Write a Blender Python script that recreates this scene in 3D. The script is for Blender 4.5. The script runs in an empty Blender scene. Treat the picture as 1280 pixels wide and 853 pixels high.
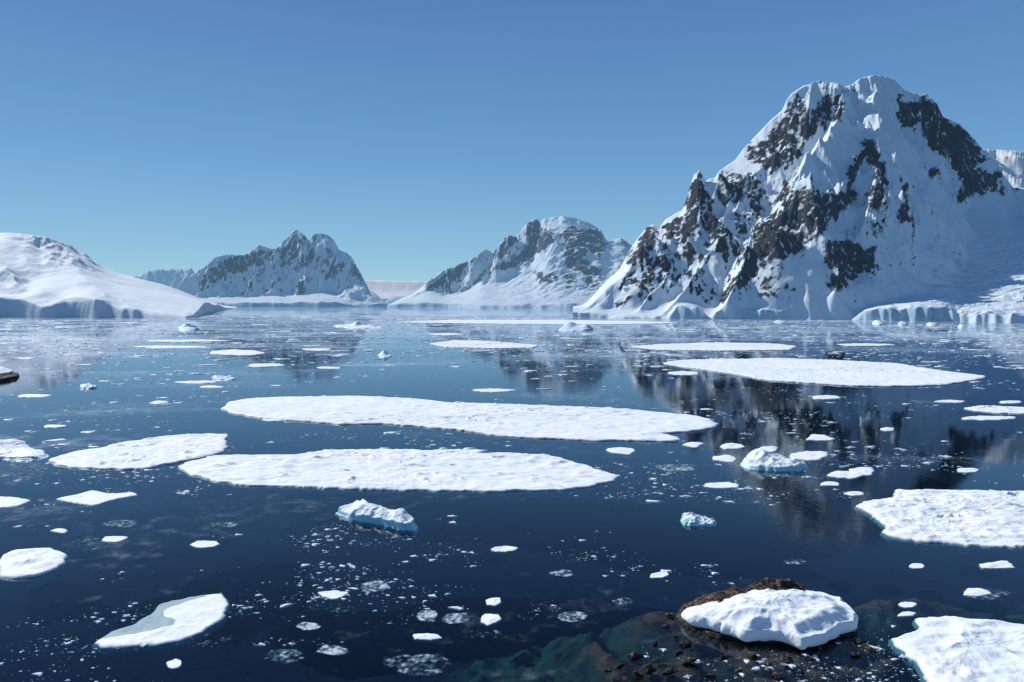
import bpy, bmesh, math, random
import numpy as np
from mathutils import Vector

random.seed(7)
scene = bpy.context.scene
col = scene.collection
R = math.radians

# ------------------------------------------------------------------ camera
F = 858.0
CAMH = 40.0
PITCH = math.atan((426.5 - 376.0) / F)
CP, SP = math.cos(PITCH), math.sin(PITCH)
cam_data = bpy.data.cameras.new('camera')
cam = bpy.data.objects.new('camera', cam_data)
col.objects.link(cam)
cam.location = (0, 0, CAMH)
cam.rotation_euler = (R(90) - PITCH, 0, 0)
cam_data.sensor_width = 36.0
cam_data.lens = F / 1280 * 36.0
cam_data.clip_start = 0.5
cam_data.clip_end = 150000
scene.camera = cam


def ray(px, py):
    u = (px - 640.0) / F
    v = (426.5 - py) / F
    return u, CP + v * SP, -SP + v * CP


def at(px, py, Y):
    """surveyed point: bearing/elevation measured at range Y"""
    x, y, z = ray(px, py)
    s = Y / y
    return x * s, Y, CAMH + z * s


def ground(px, py, z=0.0):
    x, y, zz = ray(px, py)
    s = (z - CAMH) / zz
    return x * s, y * s


def project(X, Y, Z):
    dz = Z - CAMH
    fwd = Y * CP - dz * SP
    up = Y * SP + dz * CP
    return 640 + F * X / fwd, 426.5 - F * up / fwd


# ------------------------------------------------------------------ noise
_rng = np.random.RandomState(11)
_perm = _rng.permutation(512)
_perm = np.concatenate([_perm, _perm, _perm])
_ga = _rng.rand(512) * 2 * np.pi
_gx, _gy = np.cos(_ga), np.sin(_ga)


def perlin(x, y, seed=0):
    x = np.asarray(x, float) + seed * 37.13
    y = np.asarray(y, float) + seed * 91.7
    xi = np.floor(x).astype(int); yi = np.floor(y).astype(int)
    xf = x - xi; yf = y - yi
    xi &= 511; yi &= 511
    u = xf * xf * xf * (xf * (xf * 6 - 15) + 10)
    v = yf * yf * yf * (yf * (yf * 6 - 15) + 10)

    def g(ix, iy, dx, dy):
        h = _perm[_perm[ix & 511] + (iy & 511)]
        return _gx[h] * dx + _gy[h] * dy
    a = g(xi, yi, xf, yf); b = g(xi + 1, yi, xf - 1, yf)
    c = g(xi, yi + 1, xf, yf - 1); d = g(xi + 1, yi + 1, xf - 1, yf - 1)
    return (a + u * (b - a)) * (1 - v) + (c + u * (d - c)) * v


def fbm(x, y, octv=5, seed=0, gain=0.5):
    s = 0; a = 1.0
    for i in range(octv):
        s = s + a * perlin(x * 2 ** i, y * 2 ** i, seed + i)
        a *= gain
    return s


def ridged(x, y, octv=5, seed=0, gain=0.5):
    s = 0; a = 1.0; w = 1.0
    for i in range(octv):
        n = 1 - np.abs(perlin(x * 2 ** i, y * 2 ** i, seed + i)) * 2.2
        n = n * n * w
        w = np.clip(n * 1.6, 0, 1)
        s = s + a * n
        a *= gain
    return s


def sstep(a, b, x):
    t = np.clip((x - a) / (b - a), 0, 1)
    return t * t * (3 - 2 * t)


# ------------------------------------------------------------------ materials
class NT:
    def __init__(self, name):
        self.m = bpy.data.materials.new(name)
        self.m.use_nodes = True
        self.t = self.m.node_tree
        self.t.nodes.clear()
        self.out = self.t.nodes.new('ShaderNodeOutputMaterial')

    def n(self, typ, **kw):
        nd = self.t.nodes.new(typ)
        for k, v in kw.items():
            if k.startswith('i_'):
                key = k[2:].replace('_', ' ')
                self.setin(nd, key, v)
            else:
                setattr(nd, k, v)
        return nd

    def setin(self, nd, key, v):
        s = nd.inputs[int(key)] if key.isdigit() else nd.inputs[key]
        if isinstance(v, bpy.types.NodeSocket):
            self.t.links.new(v, s)
        else:
            s.default_value = v

    def noise(self, vec, scale, detail=4, rough=0.55, dist=0.0):
        nd = self.n('ShaderNodeTexNoise')
        self.t.links.new(vec, nd.inputs['Vector'])
        nd.inputs['Scale'].default_value = scale
        nd.inputs['Detail'].default_value = detail
        nd.inputs['Roughness'].default_value = rough
        nd.inputs['Distortion'].default_value = dist
        return nd.outputs['Fac']

    def math(self, op, a, b=None, c=None, clamp=False):
        nd = self.n('ShaderNodeMath', operation=op)
        nd.use_clamp = clamp
        for i, v in enumerate((a, b, c)):
            if v is None: continue
            self.setin(nd, str(i), v)
        return nd.outputs[0]

    def ramp(self, fac, lo, hi, a=0.0, b=1.0):
        nd = self.n('ShaderNodeMapRange', interpolation_type='SMOOTHSTEP')
        self.setin(nd, 'Value', fac)
        self.setin(nd, 'From Min', lo); self.setin(nd, 'From Max', hi)
        self.setin(nd, 'To Min', a); self.setin(nd, 'To Max', b)
        return nd.outputs[0]

    def mix(self, fac, a, b):
        nd = self.n('ShaderNodeMix', data_type='RGBA')
        self.setin(nd, '0', fac)
        self.setin(nd, '6', a if isinstance(a, bpy.types.NodeSocket) else (*a, 1))
        self.setin(nd, '7', b if isinstance(b, bpy.types.NodeSocket) else (*b, 1))
        return nd.outputs[2]

    def bump(self, h, strength, dist, normal=None):
        nd = self.n('ShaderNodeBump')
        self.setin(nd, 'Height', h)
        nd.inputs['Strength'].default_value = strength
        nd.inputs['Distance'].default_value = dist
        if normal is not None: self.setin(nd, 'Normal', normal)
        return nd.outputs[0]

    def pos(self, sx=1, sy=1, sz=1):
        g = self.n('ShaderNodeNewGeometry')
        mp = self.n('ShaderNodeMapping')
        self.t.links.new(g.outputs['Position'], mp.inputs['Vector'])
        mp.inputs['Scale'].default_value = (sx, sy, sz)
        return mp.outputs[0]

    def attr(self, name):
        a = self.n('ShaderNodeAttribute', attribute_name=name)
        return a.outputs['Fac']

    def bsdf(self, color, rough=0.6, normal=None, spec=0.3, ior=1.31):
        b = self.n('ShaderNodeBsdfPrincipled')
        self.setin(b, 'Base Color', color if isinstance(color, bpy.types.NodeSocket) else (*color, 1))
        self.setin(b, 'Roughness', rough)
        b.inputs['IOR'].default_value = ior
        b.inputs['Specular IOR Level'].default_value = spec
        if normal is not None: self.setin(b, 'Normal', normal)
        return b.outputs[0]

    def finish(self, shader):
        self.t.links.new(shader, self.out.inputs['Surface'])
        return self.m


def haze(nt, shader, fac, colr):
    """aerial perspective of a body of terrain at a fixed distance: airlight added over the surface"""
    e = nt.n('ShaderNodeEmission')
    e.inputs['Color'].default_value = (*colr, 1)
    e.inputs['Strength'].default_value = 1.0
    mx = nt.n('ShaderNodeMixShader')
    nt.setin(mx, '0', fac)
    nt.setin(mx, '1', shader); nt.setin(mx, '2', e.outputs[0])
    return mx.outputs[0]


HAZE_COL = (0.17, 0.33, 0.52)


def mountain_mat(name, hz, rock_col=((0.014, 0.017, 0.028), (0.058, 0.056, 0.070)), unit=1.0, snow=(0.64, 0.715, 0.765)):
    t = NT(name)
    p = t.pos()
    ps = t.pos(1, 1, 1.6) if unit < 2 else t.pos(1.2, 0.6, 0.45)
    if unit >= 2: p = t.pos(1.2, 0.8, 0.6)
    rk = t.attr('rock'); ic = t.attr('ice')
    n1 = t.noise(p, 0.09 / unit, 6, 0.68)
    n2 = t.noise(ps, 0.022 / unit, 5, 0.62, 0.6)
    # snow caught on tilted ledges and in gullies
    g_ = t.n('ShaderNodeNewGeometry')
    mr = t.n('ShaderNodeMapping'); t.t.links.new(g_.outputs['Position'], mr.inputs['Vector'])
    mr.inputs['Rotation'].default_value = (0, R(38), 0)
    mr2 = t.n('ShaderNodeMapping'); t.t.links.new(mr.outputs[0], mr2.inputs['Vector'])
    mr2.inputs['Scale'].default_value = (0.35, 0.6, 2.1)
    n6 = t.noise(mr2.outputs[0], 0.075 / unit, 5, 0.65, 0.3)
    nn = t.math('ADD', t.math('ADD', t.math('MULTIPLY', n1, 0.50), t.math('MULTIPLY', n2, 0.30)), t.math('MULTIPLY', n6, 0.42))
    nn = t.math('SUBTRACT', nn, 0.035)
    thr = t.math('SUBTRACT', 0.80, t.math('MULTIPLY', rk, 0.33))
    fac = t.ramp(t.math('SUBTRACT', nn, thr), -0.035, 0.045)
    n3 = t.noise(p, 0.05 / unit, 6, 0.65)
    rc = t.mix(t.ramp(n3, 0.35, 0.68), rock_col[0], rock_col[1])
    n4 = t.noise(p, 0.012 / unit, 4, 0.6)
    sc = t.mix(t.ramp(n4, 0.3, 0.7), tuple(c * 0.93 for c in snow), snow)
    pz = t.pos(0.3, 0.3, 0.22)
    n5 = t.noise(pz, 0.35 / unit, 6, 0.6)
    icec = t.mix(t.ramp(n5, 0.35, 0.65), (0.24, 0.38, 0.50), (0.48, 0.62, 0.71))
    sc = t.mix(t.math('MULTIPLY', ic, 0.85), sc, icec)
    c = t.mix(fac, sc, rc)
    h = t.math('ADD', t.math('MULTIPLY', n1, t.math('ADD', 0.10, t.math('MULTIPLY', fac, 1.1))), t.math('MULTIPLY', n3, t.math('ADD', 0.08, t.math('MULTIPLY', fac, 0.5))))
    nrm = t.bump(h, 0.8, 12.0 * unit)
    s = t.bsdf(c, 0.75, nrm, 0.15)
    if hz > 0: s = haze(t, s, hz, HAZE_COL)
    return t.finish(s)


def snow_floe_mat():
    t = NT('floe snow')
    p = t.pos()
    n1 = t.noise(p, 0.9, 6, 0.6)
    n2 = t.noise(t.pos(0.5, 1.3, 1), 0.35, 5, 0.6, 0.8)
    n3 = t.noise(p, 0.06, 3, 0.5)
    base = t.mix(t.ramp(n2, 0.35, 0.62), (0.76, 0.80, 0.825), (0.84, 0.86, 0.87))
    base = t.mix(t.ramp(n3, 0.4, 0.7, 0, 0.35), base, (0.67, 0.75, 0.81))
    wet = t.attr('wet')
    edge = t.attr('edge')
    wf = t.ramp(t.math('ADD', wet, t.math('MULTIPLY', t.math('SUBTRACT', n1, 0.5), 0.35)), 0.42, 0.56)
    base = t.mix(wf, base, (0.30, 0.40, 0.44))
    base = t.mix(edge, base, (0.05, 0.15, 0.19))
    h = t.math('ADD', t.math('MULTIPLY', n1, 0.4), t.math('MULTIPLY', n2, 0.7))
    nrm = t.bump(h, 0.75, 0.5)
    return t.finish(t.bsdf(base, 0.6, nrm, 0.2))


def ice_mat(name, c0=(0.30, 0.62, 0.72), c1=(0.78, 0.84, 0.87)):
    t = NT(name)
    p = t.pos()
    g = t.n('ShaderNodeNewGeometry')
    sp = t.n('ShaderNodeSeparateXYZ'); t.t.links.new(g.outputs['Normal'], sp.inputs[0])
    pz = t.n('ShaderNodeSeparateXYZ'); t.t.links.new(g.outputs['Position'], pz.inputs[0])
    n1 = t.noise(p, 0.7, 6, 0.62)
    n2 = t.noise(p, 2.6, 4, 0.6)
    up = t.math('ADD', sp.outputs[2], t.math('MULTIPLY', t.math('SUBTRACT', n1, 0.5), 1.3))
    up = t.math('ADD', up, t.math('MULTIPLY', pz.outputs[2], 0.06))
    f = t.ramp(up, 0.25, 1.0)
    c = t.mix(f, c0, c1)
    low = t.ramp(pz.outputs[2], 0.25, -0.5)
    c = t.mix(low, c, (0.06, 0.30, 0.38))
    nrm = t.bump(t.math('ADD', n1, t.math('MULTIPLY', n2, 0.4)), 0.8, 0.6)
    return t.finish(t.bsdf(c, 0.4, nrm, 0.4))


def chip_mat():
    t = NT('brash ice')
    a = t.attr('tone')
    c = t.mix(a, (0.22, 0.34, 0.43), (0.78, 0.82, 0.84))
    n1 = t.noise(t.pos(), 2.0, 4, 0.6)
    return t.finish(t.bsdf(c, 0.5, t.bump(n1, 0.6, 0.3), 0.3))


def slush_mat():
    t = NT('slush ice')
    p = t.pos()
    dens = t.attr('dens')
    v = t.n('ShaderNodeTexVoronoi', feature='F1')
    t.t.links.new(p, v.inputs['Vector']); v.inputs['Scale'].default_value = 1.5
    n = t.noise(p, 1.3, 7, 0.72)
    n2 = t.noise(p, 0.35, 4, 0.6)
    a = t.math('ADD', t.math('MULTIPLY', n, 0.75), t.math('MULTIPLY', n2, 0.55))
    a = t.math('SUBTRACT', a, t.math('MULTIPLY', v.outputs['Distance'], 0.22))
    a = t.math('ADD', a, t.math('SUBTRACT', t.math('MULTIPLY', dens, 0.62), 0.52))
    fac = t.ramp(a, 0.34, 0.62, 0.0, 0.8)
    wh = t.ramp(a, 0.46, 0.66)
    c = t.mix(wh, (0.13, 0.23, 0.31), (0.68, 0.76, 0.80))
    s = t.bsdf(c, 0.35, t.bump(n, 0.5, 0.15), 0.5)
    tr = t.n('ShaderNodeBsdfTransparent')
    mx = t.n('ShaderNodeMixShader')
    t.setin(mx, '0', fac); t.setin(mx, '1', tr.outputs[0]); t.setin(mx, '2', s)
    return t.finish(mx.outputs[0])


def rock_mat(name, a=(0.045, 0.036, 0.032), b=(0.20, 0.125, 0.085)):
    t = NT(name)
    p = t.pos()
    n1 = t.noise(p, 0.7, 6, 0.65)
    n2 = t.noise(t.pos(1, 1, 2.5), 2.2, 6, 0.6)
    c = t.mix(t.ramp(n1, 0.38, 0.66), a, b)
    c = t.mix(t.ramp(n2, 0.5, 0.72, 0, 0.7), c, (0.16, 0.15, 0.15))
    pz = t.n('ShaderNodeSeparateXYZ')
    g = t.n('ShaderNodeNewGeometry'); t.t.links.new(g.outputs['Position'], pz.inputs[0])
    wetf = t.ramp(pz.outputs[2], 0.35, 0.02)
    c = t.mix(wetf, c, (0.030, 0.026, 0.022))
    vo = t.n('ShaderNodeTexVoronoi', feature='DISTANCE_TO_EDGE')
    t.t.links.new(t.pos(1, 1.2, 1.6), vo.inputs['Vector']); vo.inputs['Scale'].default_value = 1.3
    vo2 = t.n('ShaderNodeTexVoronoi', feature='F1')
    t.t.links.new(t.pos(1, 1.2, 1.6), vo2.inputs['Vector']); vo2.inputs['Scale'].default_value = 1.3
    crk = t.ramp(vo.outputs['Distance'], 0.0, 0.10)
    c = t.mix(crk, (0.022, 0.020, 0.018), c)
    h = t.math('ADD', n1, t.math('MULTIPLY', n2, 0.6))
    h = t.math('ADD', h, t.math('MULTIPLY', crk, 0.5))
    h = t.math('SUBTRACT', h, t.math('MULTIPLY', vo2.outputs['Distance'], 0.6))
    return t.finish(t.bsdf(c, 0.65, t.bump(h, 1.0, 0.6), 0.3))


def water_mat():
    t = NT('sea water')
    p = t.pos()
    # fine wavelets and long lazy undulation
    w1 = t.noise(t.pos(1, 0.8, 1), 1.1, 3, 0.55, 0.4)
    w2 = t.noise(t.pos(1, 0.6, 1), 0.12, 3, 0.5)
    # breeze patches: some areas rippled, some glassy
    br = t.noise(t.pos(0.4, 1.6, 1), 0.006, 4, 0.55, 0.5)
    amp = t.ramp(br, 0.42, 0.62, 0.15, 1.0)
    h = t.math('ADD', t.math('MULTIPLY', w1, t.math('MULTIPLY', amp, 0.015)), t.math('MULTIPLY', w2, 0.022))
    nrm = t.bump(h, 1.0, 1.0)
    gi = t.n('ShaderNodeNewGeometry')
    dp = t.n('ShaderNodeVectorMath', operation='DOT_PRODUCT')
    t.t.links.new(nrm, dp.inputs[0]); t.t.links.new(gi.outputs['Incoming'], dp.inputs[1])
    cosv = t.math('MINIMUM', t.math('ABSOLUTE', dp.outputs['Value']), 1.0)
    fres = t.math('ADD', 0.02, t.math('MULTIPLY', 0.98, t.math('POWER', t.math('SUBTRACT', 1.0, cosv), 5.0)))
    gl = t.n('ShaderNodeBsdfGlossy')
    gl.inputs['Color'].default_value = (0.86, 0.93, 1.0, 1)
    t.setin(gl, 'Roughness', t.ramp(br, 0.4, 0.62, 0.012, 0.06))
    t.setin(gl, 'Normal', nrm)
    tr = t.n('ShaderNodeBsdfTransparent'); tr.inputs['Color'].default_value = (0.86, 0.95, 0.98, 1)
    mx = t.n('ShaderNodeMixShader')
    t.setin(mx, '0', t.math('MULTIPLY', fres, 1.04, clamp=True)); t.setin(mx, '1', tr.outputs[0]); t.setin(mx, '2', gl.outputs[0])
    # grease ice film
    sp = t.n('ShaderNodeSeparateXYZ')
    g = t.n('ShaderNodeNewGeometry'); t.t.links.new(g.outputs['Position'], sp.inputs[0])
    far = t.ramp(sp.outputs[1], 130, 1000)
    f1 = t.noise(t.pos(0.35, 1.0, 1), 0.016, 7, 0.66, 0.6)
    f2 = t.noise(t.pos(1, 1, 1), 0.22, 5, 0.7)
    film = t.math('ADD', t.math('MULTIPLY', f1, 0.75), t.math('MULTIPLY', f2, 0.25))
    film = t.math('ADD', film, t.math('ADD', t.math('MULTIPLY', far, 0.14), 0.018))
    ff = t.ramp(film, 0.565, 0.72, 0.0, 0.5)
    df = t.bsdf((0.44, 0.58, 0.69), 0.4, nrm, 0.5)
    mx2 = t.n('ShaderNodeMixShader')
    t.setin(mx2, '0', ff); t.setin(mx2, '1', mx.outputs[0]); t.setin(mx2, '2', df)
    return t.finish(mx2.outputs[0])


def seabed_mat():
    t = NT('seabed')
    g = t.n('ShaderNodeNewGeometry')
    sp = t.n('ShaderNodeSeparateXYZ'); t.t.links.new(g.outputs['Position'], sp.inputs[0])
    p = t.pos()
    n = t.noise(p, 0.45, 7, 0.68)
    rk = t.mix(t.ramp(n, 0.36, 0.66), (0.008, 0.0075, 0.0065), (0.075, 0.050, 0.034))
    green = (0.0065, 0.030, 0.030)
    z = sp.outputs[2]
    # light absorption painted into the colour by depth: red fades first, then green
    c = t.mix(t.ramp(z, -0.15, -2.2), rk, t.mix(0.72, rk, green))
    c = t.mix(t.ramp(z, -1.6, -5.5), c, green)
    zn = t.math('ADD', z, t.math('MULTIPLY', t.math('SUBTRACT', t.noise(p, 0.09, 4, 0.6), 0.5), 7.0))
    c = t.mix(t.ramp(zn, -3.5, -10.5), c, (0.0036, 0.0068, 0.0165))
    h = n
    return t.finish(t.bsdf(c, 0.9, t.bump(h, 0.8, 0.6), 0.0))


M_FLOE = snow_floe_mat()
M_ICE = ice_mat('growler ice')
M_ICE2 = ice_mat('shaded growler ice', (0.20, 0.42, 0.56), (0.60, 0.70, 0.78))  # darker copy of the growler ice, shade painted into its colours
M_CHIP = chip_mat()
M_SLUSH = slush_mat()
M_ROCK = rock_mat('lichened rock', (0.045, 0.038, 0.035), (0.20, 0.125, 0.085))
M_ROCKD = rock_mat('wet dark rock', (0.022, 0.020, 0.020), (0.11, 0.085, 0.065))


# ------------------------------------------------------------------ mesh helpers
def new_obj(name, verts, faces, mat, parent=None, smooth=True, attrs=None):
    me = bpy.data.meshes.new(name)
    verts = np.asarray(verts, dtype=np.float32)
    if isinstance(faces, np.ndarray):
        nf, k = faces.shape
        me.vertices.add(len(verts)); me.vertices.foreach_set('co', verts.ravel())
        me.loops.add(nf * k); me.loops.foreach_set('vertex_index', faces.ravel().astype(np.int32))
        me.polygons.add(nf)
        me.polygons.foreach_set('loop_start', np.arange(0, nf * k, k, dtype=np.int32))
        me.update(calc_edges=True)
    else:
        me.from_pydata(verts.tolist(), [], faces)
        me.update()
    if smooth:
        me.polygons.foreach_set('use_smooth', np.ones(len(me.polygons), dtype=bool))
    if attrs:
        for k, v in attrs.items():
            a = me.attributes.new(k, 'FLOAT', 'POINT')
            a.data.foreach_set('value', np.asarray(v, dtype=np.float32))
    me.materials.append(mat)
    o = bpy.data.objects.new(name, me)
    col.objects.link(o)
    if parent: o.parent = parent
    return o


def tag(o, label=None, cat=None, group=None, kind=None):
    if label: o['label'] = label
    if cat: o['category'] = cat
    if group: o['group'] = group
    if kind: o['kind'] = kind
    return o


def grid_faces(ny, nx):
    i = np.arange(ny * nx).reshape(ny, nx)
    return np.stack([i[:-1, :-1], i[:-1, 1:], i[1:, 1:], i[1:, :-1]], -1).reshape(-1, 4)


def poly_mask(px, py, poly, soft=3.0):
    """signed-ish inside mask of polygon with soft edge"""
    poly = np.asarray(poly, float)
    x0, y0 = poly.min(0) - soft * 2; x1, y1 = poly.max(0) + soft * 2
    out = np.zeros(px.shape)
    sel = (px > x0) & (px < x1) & (py > y0) & (py < y1)
    X = px[sel]; Y = py[sel]
    ins = np.zeros(X.shape, bool); dmin = np.full(X.shape, 1e9)
    n = len(poly)
    for i in range(n):
        ax, ay = poly[i]; bx, by = poly[(i + 1) % n]
        c = ((ay > Y) != (by > Y))
        with np.errstate(divide='ignore', invalid='ignore'):
            xi = (bx - ax) * (Y - ay) / (by - ay + 1e-12) + ax
        ins ^= c & (X < xi)
        dx, dy = bx - ax, by - ay
        tt = np.clip(((X - ax) * dx + (Y - ay) * dy) / (dx * dx + dy * dy + 1e-9), 0, 1)
        d = np.hypot(X - ax - tt * dx, Y - ay - tt * dy)
        dmin = np.minimum(dmin, d)
    sd = np.where(ins, dmin, -dmin)
    out[sel] = np.clip(0.5 + sd / (2 * soft), 0, 1)
    return out


# ------------------------------------------------------------------ terrain builder
def terrain(name, mat, px0, px1, dpx, shore, tmax, nt, ridges, cliffs, top=None, soft=6.0,
            apron=((0, 0.15), (2000, 0.15)), rough=None, rocks=(), seed=0, cliff_run=3.0, shore_noise=10.0,
            speck=0.0, slope_rock=0.0, label='', extra=None, min_h=2.0, zscale=1.0, cliff_noise=0.25, icy=1.0, scallop=None):
    px = np.arange(px0, px1 + dpx, dpx)
    u = (px - 640) / F
    sh = np.asarray(shore, float)
    pyS = np.interp(px, sh[:, 0], sh[:, 1])
    D = np.array([ground(a, b)[1] for a, b in zip(px, pyS)])
    kD = np.exp(-np.linspace(-2, 2, 31) ** 2); kD /= kD.sum()
    DB = np.convolve(np.pad(D, 15, mode='edge'), kD, 'valid')
    D = D + shore_noise * fbm(px / 22.0, px * 0 + seed, 2, seed) * 1.5
    cl = np.asarray(cliffs, float)
    CH = np.interp(px, cl[:, 0], cl[:, 1])
    CHs = np.maximum(CH, 0.6)
    kq = np.exp(-np.linspace(-2, 2, 61) ** 2); kq /= kq.sum()
    CHs = np.convolve(np.pad(CHs, 30, mode='edge'), kq, 'valid')
    CH = CH * (1 + cliff_noise * 1.3 * fbm(px / 17.0, px * 0 + 3.3, 2, seed + 4))
    if scallop is not None:
        sc_ = np.asarray(scallop, float)
        so_ = 0.8 * np.interp(px, sc_[:, 0], sc_[:, 1])
        k5 = np.ones(9) / 9
        D = D + np.convolve(np.pad(so_, 4, mode='edge'), k5, 'valid')
    CH = np.maximum(CH, 0.6)
    ncl = 9
    run = np.interp(px, cl[:, 0], cl[:, 2]) if cl.shape[1] > 2 else np.full(px.shape, cliff_run)
    # rows
    s = np.linspace(0, 1, nt)
    tt = tmax * (0.75 * s + 0.25 * s * s)
    T = np.concatenate([np.linspace(0, 1, ncl)[:, None] * run[None, :], run[None, :] + tt[1:, None] + 0 * px[None, :]], 0)
    Y = D[None, :] + T
    X = u[None, :] * Y
    A = np.asarray(apron, float)
    sl = np.interp(px, A[:, 0], A[:, 1])
    inl = np.maximum(T - run[None, :], 0)
    ins = np.minimum(np.maximum(Y - DB[None, :] - run[None, :], 0), inl * 6)
    fade = np.exp(-inl / (22 * zscale))
    qd = np.interp(px, A[:, 0], A[:, 2]) if A.shape[1] > 2 else np.zeros(px.shape)
    H = CH[None, :] * fade + CHs[None, :] * (1 - fade) + sl[None, :] * ins + 1.35 * qd[None, :] * np.maximum(ins - 70, 0) ** 2
    # wall part
    w = np.clip(T / run[None, :], 0, 1)
    wobx = fbm(X / 40, Y / 40, 3, seed + 9)
    # ridges
    wx = X + 14 * zscale * fbm(X / (70 * zscale), Y / (70 * zscale), 3, seed + 20)
    wy = Y + 14 * zscale * fbm(X / (70 * zscale), Y / (70 * zscale), 3, seed + 30)
    acc = np.full(X.shape, -1e3)
    for pts, k in ridges:
        P = [at(*p) for p in pts]
        best = np.full(X.shape, -1e3)
        for (ax, ay, az), (bx, by, bz) in zip(P[:-1], P[1:]):
            dx, dy = bx - ax, by - ay
            q = np.clip(((wx - ax) * dx + (wy - ay) * dy) / (dx * dx + dy * dy + 1e-9), 0, 1)
            d = np.hypot(wx - ax - q * dx, wy - ay - q * dy)
            z = az + q * (bz - az) - k * d
            best = np.maximum(best, z)
        m = np.maximum(acc, best)
        acc = m + soft * np.log1p(np.exp(-np.abs(acc - best) / soft)) * 1.0
        acc = np.where(np.abs(m) > 900, m, acc)
    m = np.maximum(acc, H)
    H2 = m + soft * np.log1p(np.exp(-np.minimum(np.abs(acc - H), 50 * soft) / soft))
    bare = sstep(0, 25 * zscale, acc - H)
    if rough:
        q0, q1 = project(X, Y, H2)
        e0 = 8 * fbm(q0 / 18, q1 / 14, 3, seed + 50); e1 = 7 * fbm(q0 / 18, q1 / 14, 3, seed + 60)
        crag = np.zeros(X.shape)
        for dens, poly in rocks:
            crag = np.maximum(crag, poly_mask(q0 + e0, q1 + e1, poly, 6.0) * min(1, dens))
        amt = ((0.42 + 0.75 * crag) if zscale < 1.5 else (0.85 + 0.4 * crag)) if len(rocks) else 1.0
        H2 = H2 + rough(X, Y, H2, bare) * amt + crag * bare * 9.0 * zscale
    if extra:
        H2 = H2 + extra(X, Y, H2, inl)
    H2 = H2 * 1.0
    # silhouette: rescale columns so that the skyline has the surveyed height
    if top is not None:
        tp = np.asarray(top, float)
        for it in range(3):
            ppx, ppy = project(X, Y, H2)
            tgt = np.interp(ppx, tp[:, 0], tp[:, 1])
            # elevation ratio per column
            j = np.argmin(ppy[ncl:], axis=0) + ncl
            c = np.arange(len(px))
            ty = np.interp(ppx[j, c], tp[:, 0], tp[:, 1])
            z_now = H2[j, c]
            z_t = np.array([at(a, b, yy)[2] for a, b, yy in zip(ppx[j, c], ty, Y[j, c])])
            rat = np.clip(z_t / np.maximum(z_now, 5), 0.3, 2.5)

            def smooth(a_, m_):
                kk = np.exp(-np.linspace(-2, 2, 2 * m_ + 1) ** 2); kk /= kk.sum()
                return np.convolve(np.pad(a_, m_, mode='edge'), kk, 'valid')
            if it < 2:
                rat = smooth(rat, 22); zr = smooth(H2.max(0), 30)
                wgt = sstep(0, 1, H2 / np.maximum(zr[None, :], 1) * 1.2)
            else:
                rat = np.clip(smooth(rat, 1), 0.80, 1.04); zr = smooth(z_now, 6)
                wgt = sstep(0.88, 0.99, H2 / np.maximum(zr[None, :], 1))
            H2 = H2 * (1 + (rat[None, :] - 1) * wgt)
    H2 = np.maximum(H2, min_h + 0 * H2)
    # coastal wall
    Z = np.where(T < run[None, :], -3 + (H2 + 3) * (1 - (1 - w) ** 1.6), H2)
    # carve relief into wall
    inwall = (T < run[None, :] * 1.01)
    Y = Y + np.where(inwall, (1 - w) * 0, 0) + wobx * np.where(inwall, 2.0, 0) * zscale
    # last row & outer columns sink
    Z[-1, :] = -5
    ppx, ppy = project(X, Y, Z)
    gy, gx = np.gradient(Z)
    cell_x = np.gradient(X, axis=1); cell_y = np.maximum(np.gradient(Y, axis=0), 0.05)
    slope = np.hypot(gx / cell_x, gy / cell_y)
    rock = np.zeros(X.shape)
    ex = 7 * fbm(ppx / 16, ppy / 12, 5, seed + 50, 0.6); ey = 6 * fbm(ppx / 16, ppy / 12, 5, seed + 60, 0.6)
    for dens, poly in rocks:
        mk = poly_mask(ppx + ex, ppy + ey, poly, 4.6) * min(dens, 1.06)
        rock = np.maximum(rock, mk)
    if slope_rock:
        rock = np.maximum(rock, sstep(slope_rock, slope_rock * 1.9, slope) * 0.62 * bare)
    if speck:
        sp_ = speck(ppx, ppy) if callable(speck) else speck
        rock = np.maximum(rock, sp_ * bare * sstep(0.1, 0.75, fbm(X / 60, Y / 60, 4, seed + 77) + 0.45 * slope * 0.6))
    rock = rock * sstep(4, 10, inl) * (0.35 + 0.65 * sstep(0.35, 0.95, slope))
    rock = rock - 0.36 * sstep(0.15, 0.6, ridged((X + 0.35 * Y - 0.15 * Z) / (24 * zscale), (Y + Z) / (95 * zscale), 3, seed + 88) - 0.55)
    ice = icy * np.where(inwall, 1.0, 0) * sstep(6, 22, CH * (w ** 0.2 + 1e-6) + 0 * X)
    ice = np.maximum(ice * 1.0, 0)
    verts = np.stack([X, Y, Z], -1).reshape(-1, 3)
    o = new_obj(name, verts, grid_faces(*X.shape), mat, attrs={'rock': rock.ravel(), 'ice': ice.ravel()})
    tag(o, label, 'mountain', kind='structure')
    return o


# =================================================================== BIG MOUNTAIN
def z6(*p): return [(940 + x / 3.76, 80 + y / 3.76) for x, y in p]
def z7(*p): return [(940 + x / 3.76, 230 + y / 3.76) for x, y in p]
def z8(*p): return [(710 + x / 4.06, 200 + y / 4.06) for x, y in p]

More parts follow.
